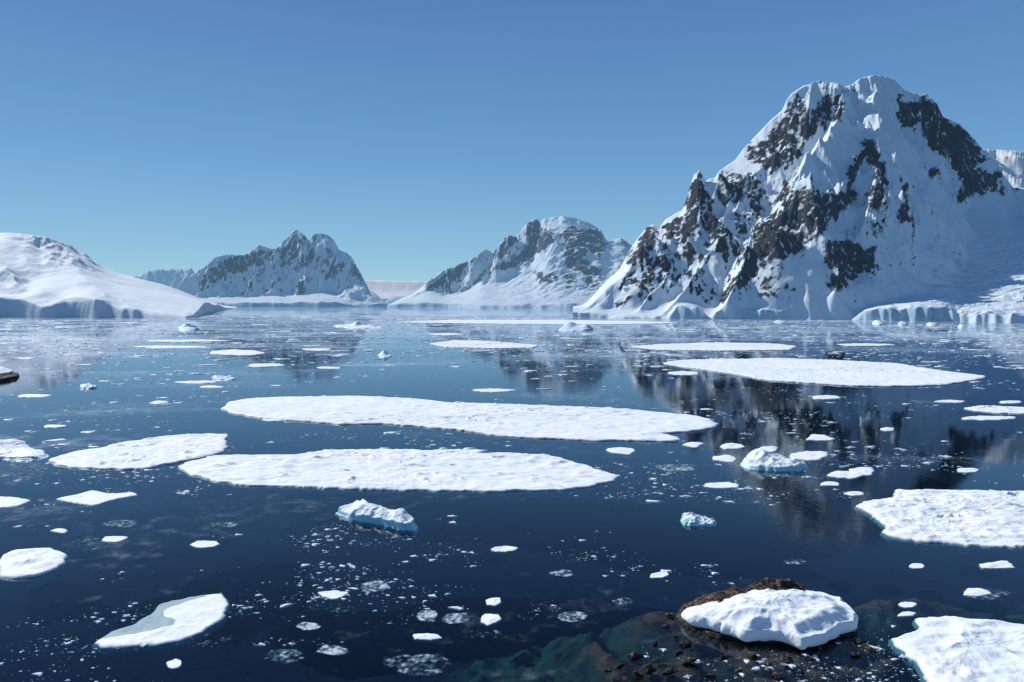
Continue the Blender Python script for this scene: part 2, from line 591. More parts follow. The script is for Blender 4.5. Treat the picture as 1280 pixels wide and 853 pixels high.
top_big = [(700, 399), (722, 396), (726, 386), (740, 371), (759, 350), (774, 337), (791, 306), (807, 285), (816, 280), (826, 282),
           (832, 274), (845, 266), (853, 262), (858, 248), (863, 230), (868, 217), (874, 211), (878, 218), (882, 226), (888, 222),
           (893, 222), (900, 212), (919, 199), (930, 184), (947, 166), (962, 150), (978, 136), (984, 122), (991, 114), (1005, 105),
           (1026, 101), (1045, 104), (1057, 108), (1065, 106), (1075, 98), (1092, 94), (1108, 96), (1118, 100), (1131, 113), (1151, 119),
           (1157, 117), (1171, 128), (1179, 145), (1199, 153), (1219, 174), (1240, 200), (1258, 222), (1267, 234), (1285, 234),
           (1330, 262), (1400, 285), (1500, 330), (1600, 390)]
ridges_big = [
    # skyline
    ([(726, 392, 1650), (759, 350, 1700), (791, 306, 1745), (816, 282, 1770), (832, 274, 1790), (853, 262, 1810), (874, 211, 1850),
      (884, 228, 1855), (900, 212, 1870), (930, 184, 1900), (978, 136, 1950), (1026, 101, 1990), (1057, 108, 1985), (1092, 94, 1980),
      (1118, 100, 1985), (1157, 117, 1985), (1179, 147, 1975), (1219, 175, 1950), (1267, 236, 1930), (1330, 262, 1960), (1420, 300, 2000)], 1.85),
    # central spur below the summit
    ([(1092, 94, 1980), (1096, 130, 1895), (1098, 165, 1815), (1092, 200, 1735), (1100, 232, 1665), (1092, 262, 1610), (1076, 285, 1570),
      (1066, 305, 1560), (1056, 335, 1500), (1044, 362, 1450)], 1.45),
    # left buttress ridge
    ([(1062, 108, 1980), (1057, 130, 1915), (1046, 152, 1850), (1020, 186, 1765), (990, 212, 1690), (985, 232, 1640), (1010, 250, 1600)], 1.5),
    ([(1000, 205, 1770), (975, 245, 1710), (955, 285, 1640), (940, 320, 1580), (922, 350, 1530), (905, 375, 1480)], 1.35),
    ([(1040, 235, 1650), (1035, 262, 1620), (1020, 285, 1580)], 1.7),
    # ribs of the left face
    ([(978, 136, 1950), (965, 175, 1890), (940, 200, 1850), (925, 235, 1800), (905, 270, 1740)], 1.5),
    ([(900, 212, 1870), (912, 240, 1830), (898, 262, 1790), (893, 290, 1740), (905, 312, 1700)], 1.5),
    ([(874, 211, 1850), (868, 250, 1810), (856, 290, 1760), (845, 325, 1710), (825, 355, 1650), (800, 385, 1600)], 1.3),
    ([(905, 270, 1740), (890, 310, 1680), (870, 345, 1620), (845, 375, 1570), (830, 392, 1545)], 1.2),
    ([(853, 262, 1810), (835, 300, 1770), (812, 335, 1720), (785, 370, 1660), (775, 388, 1630)], 1.25),
    ([(816, 282, 1770), (800, 310, 1750), (775, 345, 1715), (750, 378, 1665)], 1.2),
    # right wall ribs
    ([(1157, 117, 1985), (1160, 160, 1930), (1175, 200, 1880), (1190, 235, 1830)], 1.7),
    ([(1219, 175, 1950), (1225, 210, 1900), (1215, 245, 1840)], 1.7),
    ([(1118, 100, 1985), (1126, 150, 1905), (1119, 200, 1830), (1132, 250, 1760), (1128, 285, 1700)], 1.6),
]


def rough_big(X, Y, H, bare):
    sh = X + 0.45 * (Y - 1500)
    a = ridged(sh / 95, Y / 230, 5, 3, 0.55)
    b = ridged((X - 0.3 * Y) / 48, Y / 90, 5, 8, 0.6)
    c = fbm(X / 26, Y / 26, 5, 14, 0.62)
    hh = sstep(10, 160, H)
    return bare * hh * ((a - 0.75) * 40 + (b - 0.75) * 9 + c * 4.5) + (1 - bare) * fbm(X / 60, Y / 26, 4, 21) * 3.0


def extra_big(X, Y, H, inl):
    # crevassed glacier on the lower right slope
    ppx, ppy = project(X, Y, H)
    m = sstep(1120, 1190, ppx) * sstep(250, 300, ppy) 
    r = ridged(X / 60 + 0.4 * fbm(X / 50, Y / 50, 3, 5), (Y + 0.25 * X) / 17, 4, 44, 0.55)
    bul = np.exp(-((ppx - 985) / 60) ** 2) * sstep(0, 30, inl) * (1 - sstep(60, 170, inl)) * 16
    return m * (r - 0.7) * 3.6 + bul


rocks_big = [
    (0.95, z6((200, 130), (160, 220), (60, 330), (-20, 380), (-40, 450), (60, 490), (170, 500), (260, 400), (300, 330), (340, 310), (410, 260), (445, 190), (440, 145), (330, 140), (300, 200), (250, 200), (240, 140))),
    (1.15, z6((150, 540), (200, 580), (300, 570), (350, 600), (390, 620), (420, 600), (450, 530), (440, 480), (510, 420), (510, 360), (570, 345), (605, 420), (600, 480), (520, 470), (480, 560), (500, 620), (440, 680), (400, 750), (380, 730), (330, 800), (250, 862), (150, 935), (90, 915), (40, 905), (30, 975), (0, 1005), (-20, 900), (20, 765), (80, 700), (150, 680), (100, 640))),
    (1.05, z6((560, 440), (630, 470), (638, 620), (600, 695), (525, 670), (540, 600), (590, 540))),
    (0.85, z6((560, 730), (650, 715), (645, 775), (560, 830))),
    (0.95, z6((690, 490), (730, 560), (745, 750), (685, 755), (680, 640), (700, 600))),
    (1.05, z7((345, 255), (400, 270), (480, 260), (590, 310), (595, 410), (550, 445), (520, 410), (490, 465), (400, 505), (340, 500), (370, 420), (340, 380))),
    (1.12, z6((665, 135), (710, 150), (720, 180), (770, 165), (820, 140), (880, 190), (930, 262), (985, 275), (1050, 360), (1100, 420), (1110, 460), (1060, 490), (1110, 500), (1150, 490), (1175, 540), (1130, 612), (1070, 625), (1010, 635), (970, 662), (945, 610), (990, 590), (940, 500), (930, 460), (860, 430), (800, 360), (790, 300), (700, 300), (680, 230))),
    (0.9, z6((800, 475), (870, 475), (905, 590), (870, 550), (810, 505))),
    (0.9, z6((1140, 600), (1175, 550), (1225, 600), (1180, 635))),
    (0.9, z6((1220, 575), (1280, 585), (1280, 615), (1230, 610))),
    (1.1, z8((665, 40), (700, 120), (720, 190), (690, 245), (600, 255), (575, 250), (610, 140))),
    (1.0, z8((390, 345), (440, 325), (470, 350), (460, 400), (410, 480), (370, 540), (300, 530), (285, 510), (340, 420))),
    (1.0, z8((480, 330), (540, 295), (600, 265), (665, 290), (640, 380), (600, 430), (560, 400), (510, 410), (470, 390))),
    (1.0, z8((690, 270), (760, 285), (805, 400), (835, 450), (780, 465), (730, 380), (690, 330))),
    (0.8, z8((760, 60), (880, 45), (960, 80), (1000, 110), (940, 260), (900, 200), (860, 150), (760, 170), (750, 100))),
    (1.05, z8((900, 430), (985, 480), (975, 560), (900, 655), (835, 620), (880, 550))),
    (0.95, z8((495, 640), (560, 600), (565, 660), (500, 670))),
    (0.85, z8((660, 740), (740, 670), (765, 690), (700, 765))),
    (0.8, z8((430, 480), (540, 470), (480, 600), (370, 650), (400, 540))),
    (0.8, z8((580, 560), (700, 540), (680, 620), (560, 610))),
    (0.8, z8((840, 250), (900, 300), (860, 340), (810, 300))),
    (0.75, z8((560, 400), (640, 390), (600, 520), (560, 520))),
    (0.75, z8((300, 560), (360, 560), (320, 640), (260, 640))),
    (0.75, z8((220, 720), (320, 690), (300, 730), (240, 760))),
]
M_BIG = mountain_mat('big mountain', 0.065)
terrain('mountain', M_BIG, 716, 1420, 0.85,
        [(700, 397), (722, 397), (780, 398), (860, 399), (950, 399.5), (1040, 400), (1100, 401), (1180, 402), (1280, 404), (1420, 406)],
        760, 300, ridges_big,
        [(700, 10, 4), (735, 14, 5), (760, 4, 8), (835, 4, 8), (845, 26, 8), (872, 24, 8), (880, 4, 10), (912, 5, 10), (935, 22, 10), (970, 20, 10), (992, 7, 20), (1068, 9, 20),
         (1082, 20, 6), (1130, 28, 6), (1182, 26, 6), (1196, 13, 4), (1280, 14, 4), (1420, 20, 5)],
        top=top_big, soft=5.0,
        apron=((700, 0.3, 0), (900, 0.16, 0.0006), (960, 0.06, 0.0012), (1060, 0.12, 0.0008), (1120, 0.18, 0.0007), (1180, 0.22, 0.0007), (1280, 0.20, 0.00085), (1420, 0.22, 0.0008)),
        rough=rough_big, rocks=rocks_big, seed=2, extra=extra_big,
        speck=lambda a, b: 0.55 * (1 - sstep(940, 1010, a)) + 0.34, slope_rock=3.2,
        label='towering jagged peak of dark rock and snow above blue ice cliffs')

# =================================================================== TWIN-TOPPED MOUNTAIN
def zm1(*p): return [(220 + x / 4.414, 270 + y / 4.414) for x, y in p]
def zm2(*p): return [(490 + x / 4.129, 260 + y / 4.129) for x, y in p]

top_m1 = [(205, 383), (225, 354), (232, 347), (245, 341), (258, 330), (270, 321), (285, 318), (305, 319), (314, 313), (324, 306), (335, 310), (345, 311), (352, 303),
          (360, 297), (366, 289), (371, 287), (378, 291), (384, 298), (388, 302), (391, 294), (396, 291), (410, 294), (418, 301), (424, 313), (434, 316), (440, 322),
          (450, 340), (456, 352), (462, 362), (470, 368), (478, 374), (488, 382)]
r_m1 = [
    ([(222, 356, 4700), (258, 330, 4750), (285, 319, 4800), (324, 306, 4850), (345, 311, 4850), (371, 287, 4900), (388, 303, 4880), (396, 291, 4880), (414, 296, 4870),
      (424, 313, 4850), (440, 322, 4800), (452, 345, 4750), (460, 364, 4650)], 1.9),
    ([(371, 287, 4900), (350, 315, 4800), (340, 330, 4730), (320, 352, 4620), (298, 374, 4480)], 1.4),
    ([(386, 300, 4880), (374, 320, 4790), (357, 342, 4680), (330, 370, 4500)], 1.4),
    ([(396, 291, 4880), (398, 318, 4780), (386, 338, 4690), (375, 358, 4580), (364, 380, 4430)], 1.6),
    ([(285, 319, 4800), (272, 340, 4720), (255, 362, 4600), (240, 378, 4470)], 1.3),
    ([(324, 306, 4850), (305, 335, 4760), (285, 360, 4620), (268, 378, 4470)], 1.3),
    ([(446, 355, 4520), (462, 364, 4450), (478, 374, 4400), (440, 368, 4400)], 0.7),
    ([(440, 322, 4800), (445, 345, 4700), (447, 358, 4620)], 1.6),
]


def rough_m(seed, k=1.0):
    def f(X, Y, H, bare):
        a = ridged((X + 0.5 * Y) / 170, Y / 420, 5, seed, 0.55)
        b = ridged((X + 0.3 * Y) / 80, Y / 160, 5, seed + 5, 0.6)
        c = fbm(X / 50, Y / 50, 4, seed + 9, 0.6)
        return k * bare * sstep(20, 150, H) * ((a - 0.75) * 60 + (b - 0.75) * 16 + c * 8) + (1 - bare) * fbm(X / 120, Y / 60, 4, seed + 2) * 6
    return f


rocks_m1 = [
    (0.85, zm1((650, 80), (720, 130), (700, 220), (600, 300), (555, 250), (570, 180))),
    (1.0, zm1((740, 165), (785, 200), (770, 250), (700, 320), (650, 300), (690, 220))),
    (1.0, zm1((700, 330), (725, 380), (700, 475), (635, 465), (650, 400))),
    (1.0, zm1((600, 300), (635, 310), (540, 400), (450, 465), (500, 400))),
    (0.9, zm1((800, 180), (870, 170), (885, 230), (810, 240))),
    (0.95, zm1((960, 240), (1010, 265), (1045, 395), (1000, 350), (960, 310))),
    (0.95, zm1((160, 310), (300, 225), (520, 190), (540, 240), (450, 290), (300, 330), (200, 400), (110, 425))),
    (0.9, zm1((430, 350), (300, 475), (380, 450), (440, 390))),
    (0.85, zm1((840, 240), (940, 250), (940, 300), (860, 330), (820, 400), (790, 300))),
]
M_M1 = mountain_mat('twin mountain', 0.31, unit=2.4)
terrain('mountain', M_M1, 205, 492, 0.8, [(200, 384), (300, 384.2), (400, 384.5), (492, 383.8)],
        900, 240, r_m1, [(200, 25, 20), (300, 25, 20), (350, 30, 20), (362, 18, 25), (380, 32, 20), (430, 28, 20), (440, 12, 30), (492, 20, 20)],
        top=top_m1, soft=9, apron=((0, 0.12), (1300, 0.12)), rough=rough_m(60, 1.0), rocks=rocks_m1, seed=5, shore_noise=25, speck=0.55,
        slope_rock=2.4, zscale=1.8, label='twin-topped snowy mountain with grey rock buttresses across the water')

# =================================================================== FLAT-TOPPED MOUNTAIN
top_m2 = [(484, 384), (490, 379), (500, 373), (515, 368), (527, 359), (540, 347), (550, 340), (565, 333), (587, 324), (597, 318), (606, 312), (612, 311), (616, 314), (624, 304),
          (630, 296), (635, 294), (645, 295), (650, 292), (652, 287), (660, 278), (669, 273), (684, 273), (695, 271), (705, 270), (718, 272), (735, 278), (739, 280), (751, 287), (756, 297),
          (759, 301), (768, 299), (776, 297), (783, 302), (789, 306), (800, 315), (830, 330), (870, 355), (900, 380)]
r_m2 = [
    ([(490, 379, 4700), (527, 361, 4800), (550, 342, 4850), (587, 326, 4900), (606, 313, 4920), (616, 315, 4930), (637, 295, 4980), (650, 292, 5000), (669, 274, 5050),
      (690, 273, 5080), (705, 271, 5100), (735, 279, 5080), (751, 288, 5050), (760, 301, 5050), (776, 298, 5100), (789, 306, 5150), (830, 330, 5200), (870, 355, 5200)], 2.3),
    ([(669, 274, 5050), (655, 298, 4950), (638, 315, 4870), (612, 330, 4780), (588, 350, 4660), (565, 372, 4520)], 1.2),
    ([(690, 280, 5040), (688, 305, 5000), (676, 325, 4940), (662, 342, 4880)], 1.8),
    ([(637, 295, 4980), (622, 318, 4880), (600, 336, 4800), (570, 352, 4700), (545, 372, 4540)], 1.2),
    ([(735, 280, 5080), (733, 310, 5040), (728, 340, 4970), (722, 362, 4910)], 2.2),
    ([(709, 284, 5070), (712, 315, 5020), (712, 350, 4940), (708, 366, 4890)], 2.2),
    ([(751, 288, 5070), (760, 320, 5020), (752, 350, 4930)], 2.2),
    ([(641, 346, 4560), (625, 352, 4520), (605, 362, 4460), (590, 374, 4400), (577, 384, 4340)], 0.62),
    ([(641, 346, 4560), (660, 360, 4500), (680, 374, 4420)], 0.55),
    ([(664, 350, 4640), (680, 364, 4560), (705, 376, 4480)], 0.6),
]
rocks_m2 = [
    (1.05, zm2((600, 140), (655, 150), (620, 210), (550, 275), (505, 255))),
    (1.05, zm2((150, 405), (400, 258), (430, 280), (330, 380), (300, 445), (250, 435))),
    (1.05, zm2((740, 60), (800, 100), (850, 120), (830, 200), (760, 240), (700, 290), (620, 310), (480, 345), (400, 425), (340, 445), (480, 325), (620, 250), (700, 200), (670, 115))),
    (1.05, zm2((850, 105), (1090, 105), (1115, 180), (1080, 280), (1020, 230), (980, 340), (900, 300), (870, 180))),
    (1.0, zm2((880, 320), (945, 345), (935, 415), (885, 405))),
    (1.0, zm2((960, 240), (1100, 330), (1070, 435), (1000, 410))),
    (1.05, zm2((1140, 170), (1185, 155), (1235, 200), (1190, 195))),
    (0.95, zm2((700, 310), (860, 330), (850, 410), (760, 400))),
]
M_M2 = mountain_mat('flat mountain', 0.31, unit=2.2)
terrain('mountain', M_M2, 484, 900, 0.8, [(480, 384), (560, 384.5), (600, 385.5), (700, 386), (900, 387)],
        1100, 330, r_m2, [(480, 18, 20), (520, 26, 20), (560, 24, 20), (600, 16, 30), (720, 20, 30), (900, 20, 30)],
        top=top_m2, soft=9, apron=((0, 0.10), (1300, 0.10)), rough=rough_m(90, 0.9), rocks=rocks_m2, seed=15, shore_noise=25, speck=0.5,
        slope_rock=2.4, zscale=1.8, label='broad flat-topped snow mountain with fluted rock face across the water')

# =================================================================== WHITE HILL
top_h = [(-260, 330), (-120, 300), (-40, 292), (10, 291), (35, 293), (60, 297), (75, 302), (90, 308), (105, 316), (125, 331), (150, 342), (180, 350), (205, 356), (225, 363), (245, 371),
         (265, 378), (285, 383), (296, 386)]
r_h = [
    ([(-260, 335, 2500), (-120, 302, 2500), (-30, 292, 2450), (30, 293, 2400), (60, 297, 2400), (75, 303, 2420), (100, 314, 2500), (125, 332, 2600), (150, 343, 2750), (200, 355, 3000), (240, 370, 3400), (280, 382, 3900)], 0.30),
    ([(-30, 292, 2450), (0, 330, 2000), (10, 335, 1900), (30, 352, 1760), (54, 362, 1680)], 0.42),
    ([(75, 303, 2420), (100, 340, 2000), (128, 368, 1700)], 0.22),
    ([(128, 370, 1670), (130, 384, 1620), (112, 398, 1578)], 1.0),
    ([(128, 370, 1670), (137, 386, 1620), (146, 398, 1580)], 1.1),
    ([(70, 373, 1660), (55, 385, 1620), (35, 398, 1575)], 0.9),
    ([(155, 380, 1660), (160, 390, 1610), (150, 398, 1580)], 1.1),
    ([(175, 385, 1660), (172, 392, 1620), (164, 398, 1590)], 1.0),
    ([(170, 375, 1750), (200, 385, 1680), (225, 393, 1625), (246, 398, 1590)], 0.35),
    ([(15, 375, 1640), (8, 386, 1600), (-8, 398, 1570)], 1.0),
]


def rough_h(X, Y, H, bare):
    ppx, ppy = project(X, Y, H)
    a = fbm(X / 260, Y / 320, 3, 31, 0.4) * 12
    up = sstep(15, 60, ppx) * (1 - sstep(110, 135, ppx)) * sstep(120, 170, H)
    b = ridged((X + Y * 0.4) / 110, Y / 130, 4, 33, 0.5)
    return a * sstep(20, 60, H) + up * (b - 0.8) * 11 + fbm(X / 60, Y / 60, 2, 36) * 1.0


def extra_h(X, Y, H, inl):
    # hollow bowls with steep shaded head walls
    ppx, ppy = project(X, Y, H)
    g = -30 * np.exp(-((ppx - 22) / 26) ** 2 - ((ppy - 352) / 12) ** 2)
    g += -16 * np.exp(-((ppx - 48) / 28) ** 2 - ((ppy - 305 - 0.12 * (ppx - 48)) / 6) ** 2)
    g += -7 * np.exp(-((ppx - 110) / 14) ** 2 - ((ppy - 326) / 3.5) ** 2)
    return g


M_HILL = mountain_mat('white hill', 0.05, snow=(0.73, 0.785, 0.815))
terrain('mountain', M_HILL, -240, 296, 0.85,
        [(-260, 398), (0, 398), (100, 398.5), (232, 398.4), (244, 397.6), (252, 395), (262, 391.5), (275, 388.5), (290, 386), (300, 385)],
        1500, 260, r_h,
        [(-260, 30, 24), (0, 28, 24), (40, 22, 24), (55, 16, 24), (70, 24, 24), (90, 36, 26), (120, 42, 28), (140, 26, 26), (152, 16, 24), (162, 24, 24), (180, 10, 22), (205, 12, 30), (225, 6, 25), (240, 3, 20), (250, 18, 40), (258, 34, 50), (272, 38, 60), (296, 20, 60)],
        cliff_noise=0.08, icy=0.12, scallop=[(-260, 0), (-80, 60), (-20, 0), (5, 60), (30, 55), (52, 0), (66, 20), (85, 75), (102, 55), (120, 0), (130, 40), (142, 50), (152, 3), (160, 28), (167, 0), (176, 30), (192, 8), (215, 0), (296, 0)],
        top=top_h, soft=7, apron=((-300, 0.16), (100, 0.17), (200, 0.12), (240, 0.08), (260, 0.02), (300, 0.0)),
        rough=rough_h, extra=extra_h, seed=25, shore_noise=2, label='smooth white snow hill with scalloped shaded bluffs at the waterline')

# =================================================================== FAR RANGES
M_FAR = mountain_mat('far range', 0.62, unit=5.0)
r_f1 = [([(170, 345, 9000), (185, 340, 9000), (200, 337, 9000), (215, 338, 9050), (230, 337, 9000), (245, 339, 9000), (262, 345, 9000), (290, 352, 9000)], 1.0)]
terrain('mountain', M_FAR, 150, 300, 1.0, [(100, 380.0), (400, 380.0)], 1700, 60, r_f1, [(100, 40, 60), (400, 40, 60)],
        top=[(150, 352), (170, 345), (185, 339), (200, 336), (208, 338), (216, 336), (232, 337), (240, 335), (250, 340), (262, 345), (300, 352)], soft=20,
        rough=rough_m(120, 1.3), seed=35, zscale=3, shore_noise=30, speck=0.5, apron=((0, 0.05), (900, 0.05)),
        label='faint pale mountain range far away beside the twin-topped mountain')
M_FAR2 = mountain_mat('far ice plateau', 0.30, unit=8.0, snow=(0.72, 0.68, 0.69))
terrain('mountain', M_FAR2, 430, 560, 1.5, [(400, 379.6), (600, 379.6)], 2500, 40,
        [([(430, 349, 12500), (500, 350, 12500), (560, 351, 12500)], 0.25)], [(400, 60, 60), (600, 60, 60)],
        top=[(430, 348), (470, 349), (500, 349.5), (530, 350), (560, 351)], soft=20, seed=45, zscale=3, shore_noise=30, apron=((0, 0.05), (900, 0.05)),
        label='flat pinkish white ice plateau far away between the two middle mountains')
terrain('mountain', M_FAR, 478, 530, 1.0, [(400, 381.5), (600, 381.5)], 900, 50,
        [([(482, 378, 7600), (490, 368, 7600), (497, 364, 7600), (506, 363, 7600), (512, 368, 7600), (520, 374, 7600)], 1.0)], [(400, 10, 30), (600, 10, 30)],
        top=[(478, 380), (486, 371), (490, 367), (494, 368), (499, 364), (506, 363), (510, 367), (520, 374), (530, 378)], soft=10, seed=48, zscale=2, shore_noise=30,
        rough=rough_m(140, 0.6), apron=((0, 0.0), (900, 0.0)), speck=0.5,
        label='tiny hazy rock peak in the gap between the two middle mountains')
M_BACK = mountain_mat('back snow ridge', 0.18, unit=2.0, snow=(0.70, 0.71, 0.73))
terrain('mountain', M_BACK, 1200, 1420, 1.0, [(1200, 389), (1420, 389)], 1500, 110,
        [([(1200, 185, 3500), (1232, 187, 3500), (1262, 188, 3500), (1300, 190, 3500), (1420, 205, 3500)], 0.75),
         ([(1262, 188, 3500), (1256, 215, 3350), (1245, 240, 3200)], 0.9)], [(1200, 10, 30), (1420, 10, 30)],
        top=[(1200, 183), (1220, 186), (1236, 187), (1262, 188), (1285, 190), (1420, 205)], soft=14, seed=52, zscale=2, shore_noise=30,
        rough=rough_m(160, 0.6), apron=((0, 0.1), (1900, 0.1)), speck=0.3,
        label='sunlit snow ridge rising behind the towering jagged peak')

# =================================================================== WATER, SEABED
def build_water():
    ys = np.concatenate([[-3000, -500], np.linspace(0, 400, 5), [900, 2000, 5000, 12000, 30000, 90000]])
    xs = np.array([-80000, -20000, -5000, -1500, -300, 0, 300, 1500, 5000, 20000, 80000], float)
    X, Y = np.meshgrid(xs, ys)
    v = np.stack([X, Y, 0 * X], -1).reshape(-1, 3)
    o = new_obj('water', v, grid_faces(*X.shape), water_mat(), smooth=False)
    tag(o, 'calm deep blue sea mirroring the mountains', 'water', kind='structure')
    # seabed
    cx, cy = ground(955, 800)
    xs = np.concatenate([[-80000, -3000, -300, -60], np.arange(-20, 75, 0.4), [120, 300, 3000, 80000]])
    ys = np.concatenate([[-3000, -200, 20], np.arange(50, 135, 0.4), [180, 400, 4000, 90000]])
    X, Y = np.meshgrid(xs, ys)
    d = np.hypot((X - cx + 4.5) / 1.7, (Y - cy + 4) / 0.9)
    Z = -1.5 - 0.055 * np.maximum(d - 7, 0) ** 1.75 * 1.0
    n = fbm(X / 7, Y / 7, 6, 71, 0.6); rr = ridged(X / 9, Y / 9, 4, 75)
    Z = Z + (n * 2.0 + (rr - 0.7) * 1.8) * np.exp(-(d / 24) ** 2)
    # separate shoal right of the islet
    sx, sy = ground(1135, 747)
    d2 = np.hypot((X - sx) / 7.5, (Y - sy) / 1.6)
    Z = np.maximum(Z, -0.25 - 1.4 * d2 + n * 1.2)
    # reefs awash below the islet
    for (qx, qy, wx_, wy_, zt_) in ((830, 835, 4.5, 2.6, -0.25), (960, 822, 7.0, 2.4, -0.35), (838, 772, 3.5, 3.0, -0.1), (1030, 830, 5.0, 2.0, -0.6)):
        sx, sy = ground(qx, qy)
        d3 = np.hypot((X - sx) / wx_, (Y - sy) / wy_)
        Z = np.maximum(Z, zt_ - 1.6 * np.maximum(d3 - 0.6, 0) ** 1.3 + n * 0.55 + (rr - 0.7) * 0.5)
    sx, sy = ground(790, 812)
    d4 = np.hypot((X - sx) / 14, (Y - sy) / 14)
    Z = np.maximum(Z, -3.4 - 4.0 * d4 ** 2 + n * 0.6)
    Z = np.minimum(Z, -0.22 + 0.12 * n)
    Z = np.maximum(Z, -30)
    o = new_obj('seabed', np.stack([X, Y, Z], -1).reshape(-1, 3), grid_faces(*X.shape), seabed_mat())
    tag(o, 'submerged brown and green rocky reef seen through clear water', 'seabed', kind='structure')


build_water()

# =================================================================== FLOES
def resample(poly, n):
    P = np.asarray(poly, float)
    Q = []
    m = len(P)
    for i in range(m):
        p0, p1, p2, p3 = P[i - 1], P[i], P[(i + 1) % m], P[(i + 2) % m]
        for t in np.linspace(0, 1, 12, endpoint=False):
            # centripetal-ish mix of linear and catmull so corners stay angular
            c = 0.5 * ((2 * p1) + (-p0 + p2) * t + (2 * p0 - 5 * p1 + 4 * p2 - p3) * t * t + (-p0 + 3 * p1 - 3 * p2 + p3) * t ** 3)
            l = p1 * (1 - t) + p2 * t
            Q.append(0.3 * c + 0.7 * l)
    Q = np.array(Q); Q2 = np.vstack([Q, Q[:1]])
    s = np.concatenate([[0], np.cumsum(np.hypot(*np.diff(Q2, axis=0).T))])
    g = np.linspace(0, s[-1], n, endpoint=False)
    return np.stack([np.interp(g, s, Q2[:, 0]), np.interp(g, s, Q2[:, 1])], 1)


def floe(name, poly_px, label, cat='ice floe', thick=0.7,  n=None, rings=None, seed=0, rough=0.18, wet=None, group=None, jag=1.0, hummock=0.0, mat=None):
    P = np.array([ground(a, b) for a, b in poly_px])
    c = P.mean(0)
    thick = thick * 0.62
    size = np.ptp(P, axis=0).max()
    n = n or int(np.clip(size * 6, 60, 640))
    rings = rings or int(np.clip(size / 1.0, 8, 60))
    Q = resample(P, n)
    # fractal edge
    s = np.arange(n) / n * 2 * np.pi
    per = np.hypot(*np.diff(np.vstack([Q, Q[:1]]), axis=0).T).sum()
    r0 = per / 9.0
    nz = fbm(Q[:, 0] / r0 * 2, Q[:, 1] / r0 * 2, 6, seed + 1, 0.62)
    nz2 = 0.6 * fbm(Q[:, 0] / 4.0, Q[:, 1] / 4.0, 4, seed + 8, 0.65) + 0.9 * np.clip(ridged(Q[:, 0] / 6, Q[:, 1] / 6, 2, seed + 9) - 0.8, 0, 1)
    dirv = Q - c
    dl = np.hypot(dirv[:, 0], dirv[:, 1])[:, None]
    Q = Q + dirv / dl * (nz[:, None] * size * 0.018 + nz2[:, None] * min(1.0, size * 0.03)) * jag
    # thickness irregular edge
    prof = [(1.0, -1.3, -0.3), (1.0, -0.5, 0.45), (1.0, -0.06, 0.22), (1.0, 0.8 * thick, 0.0), (1.0, thick, -0.14)]
    verts = []; wetv = []; edgev = []
    nrm = np.roll(Q, -1, 0) - np.roll(Q, 1, 0)
    nrm = np.stack([nrm[:, 1], -nrm[:, 0]], 1); nrm /= np.hypot(nrm[:, 0], nrm[:, 1])[:, None] + 1e-9
    # orient outward
    if np.sum(nrm * dirv) < 0: nrm = -nrm
    sc = min(1.0, size / 12)
    for _, z, off in prof:
        p = Q + nrm * off * sc
        zz = np.full(n, z if z < 0 else z)
        if z > 0: zz = zz * (1 + 0.35 * fbm(Q[:, 0] / 4, Q[:, 1] / 4, 3, seed + 3))
        if z < 0: p = p + nrm * (0.5 * sc * np.abs(fbm(Q[:, 0] / 5, Q[:, 1] / 5, 3, seed + 5)))[:, None]
        verts.append(np.column_stack([p, zz * (sc if z < 0 else 1)])); wetv.append(np.zeros(n)); edgev.append(np.full(n, 1.0 if z < 0.2 * thick else 0.0))
    base = Q - nrm * 0.14 * sc
    nprof = len(prof)
    for i in range(1, rings):
        f = 1 - (i / rings)
        p = c + (base - c) * f
        dist = (1 - f) * dl[:, 0]
        amp = rough * sstep(0, 2.0, dist)
        zz = thick + amp * (fbm(p[:, 0] / 4.5, p[:, 1] / 2.8, 5, seed + 11, 0.6) * 1.6 + 0.6 * ridged(p[:, 0] / 9, p[:, 1] / 7, 3, seed + 15))
        zz += fbm(p[:, 0] / 25, p[:, 1] / 25, 2, seed + 13) * 0.35 * min(1, size / 40)
        pr = ridged(p[:, 0] / 16 + 0.3 * fbm(p[:, 0] / 8, p[:, 1] / 8, 2, seed), p[:, 1] / 11, 2, seed + 19)
        zz += 0.55 * min(1, size / 40) * sstep(0.95, 1.35, pr) * (0.5 + fbm(p[:, 0] / 1.6, p[:, 1] / 1.6, 3, seed + 21)) * sstep(0, 1.5, dist)
        if hummock: zz += hummock * np.clip(fbm(p[:, 0] / 3.0, p[:, 1] / 3.0, 4, seed + 17) - 0.05, 0, 1) * sstep(0, 1.5, dist)
        zz -= 0.10 * thick * (1 - sstep(0, 0.8, dist))
        verts.append(np.column_stack([p, zz])); wetv.append(np.zeros(n)); edgev.append(np.zeros(n))
    V = np.vstack(verts); W = np.concatenate(wetv); E = np.concatenate(edgev)
    if wet is not None:
        wp = np.array([ground(a, b) for a, b in wet])
        mk = poly_mask(V[:, 0], V[:, 1], wp, 0.9)
        W = mk
        V[:, 2] = np.where(V[:, 2] > 0, V[:, 2] * (1 - 0.55 * mk), V[:, 2])
    R_ = nprof + rings - 1
    faces = []
    for r in range(R_ - 1):
        a = r * n; b = (r + 1) * n
        for i in range(n):
            j = (i + 1) % n
            faces.append((a + i, a + j, b + j, b + i))
    ci = len(V)
    V = np.vstack([V, [c[0], c[1], V[-n:, 2].mean()]])
    W = np.append(W, W[-1]); E = np.append(E, 0)
    a = (R_ - 1) * n
    for i in range(n): faces.append((a + i, a + (i + 1) % n, ci))
    o = new_obj(name, V, faces, mat or M_FLOE, attrs={'wet': W, 'edge': E})
    # orientation check
    if o.data.polygons[len(faces) - 1].normal.z < 0: o.data.flip_normals()
    return tag(o, label, cat, group)


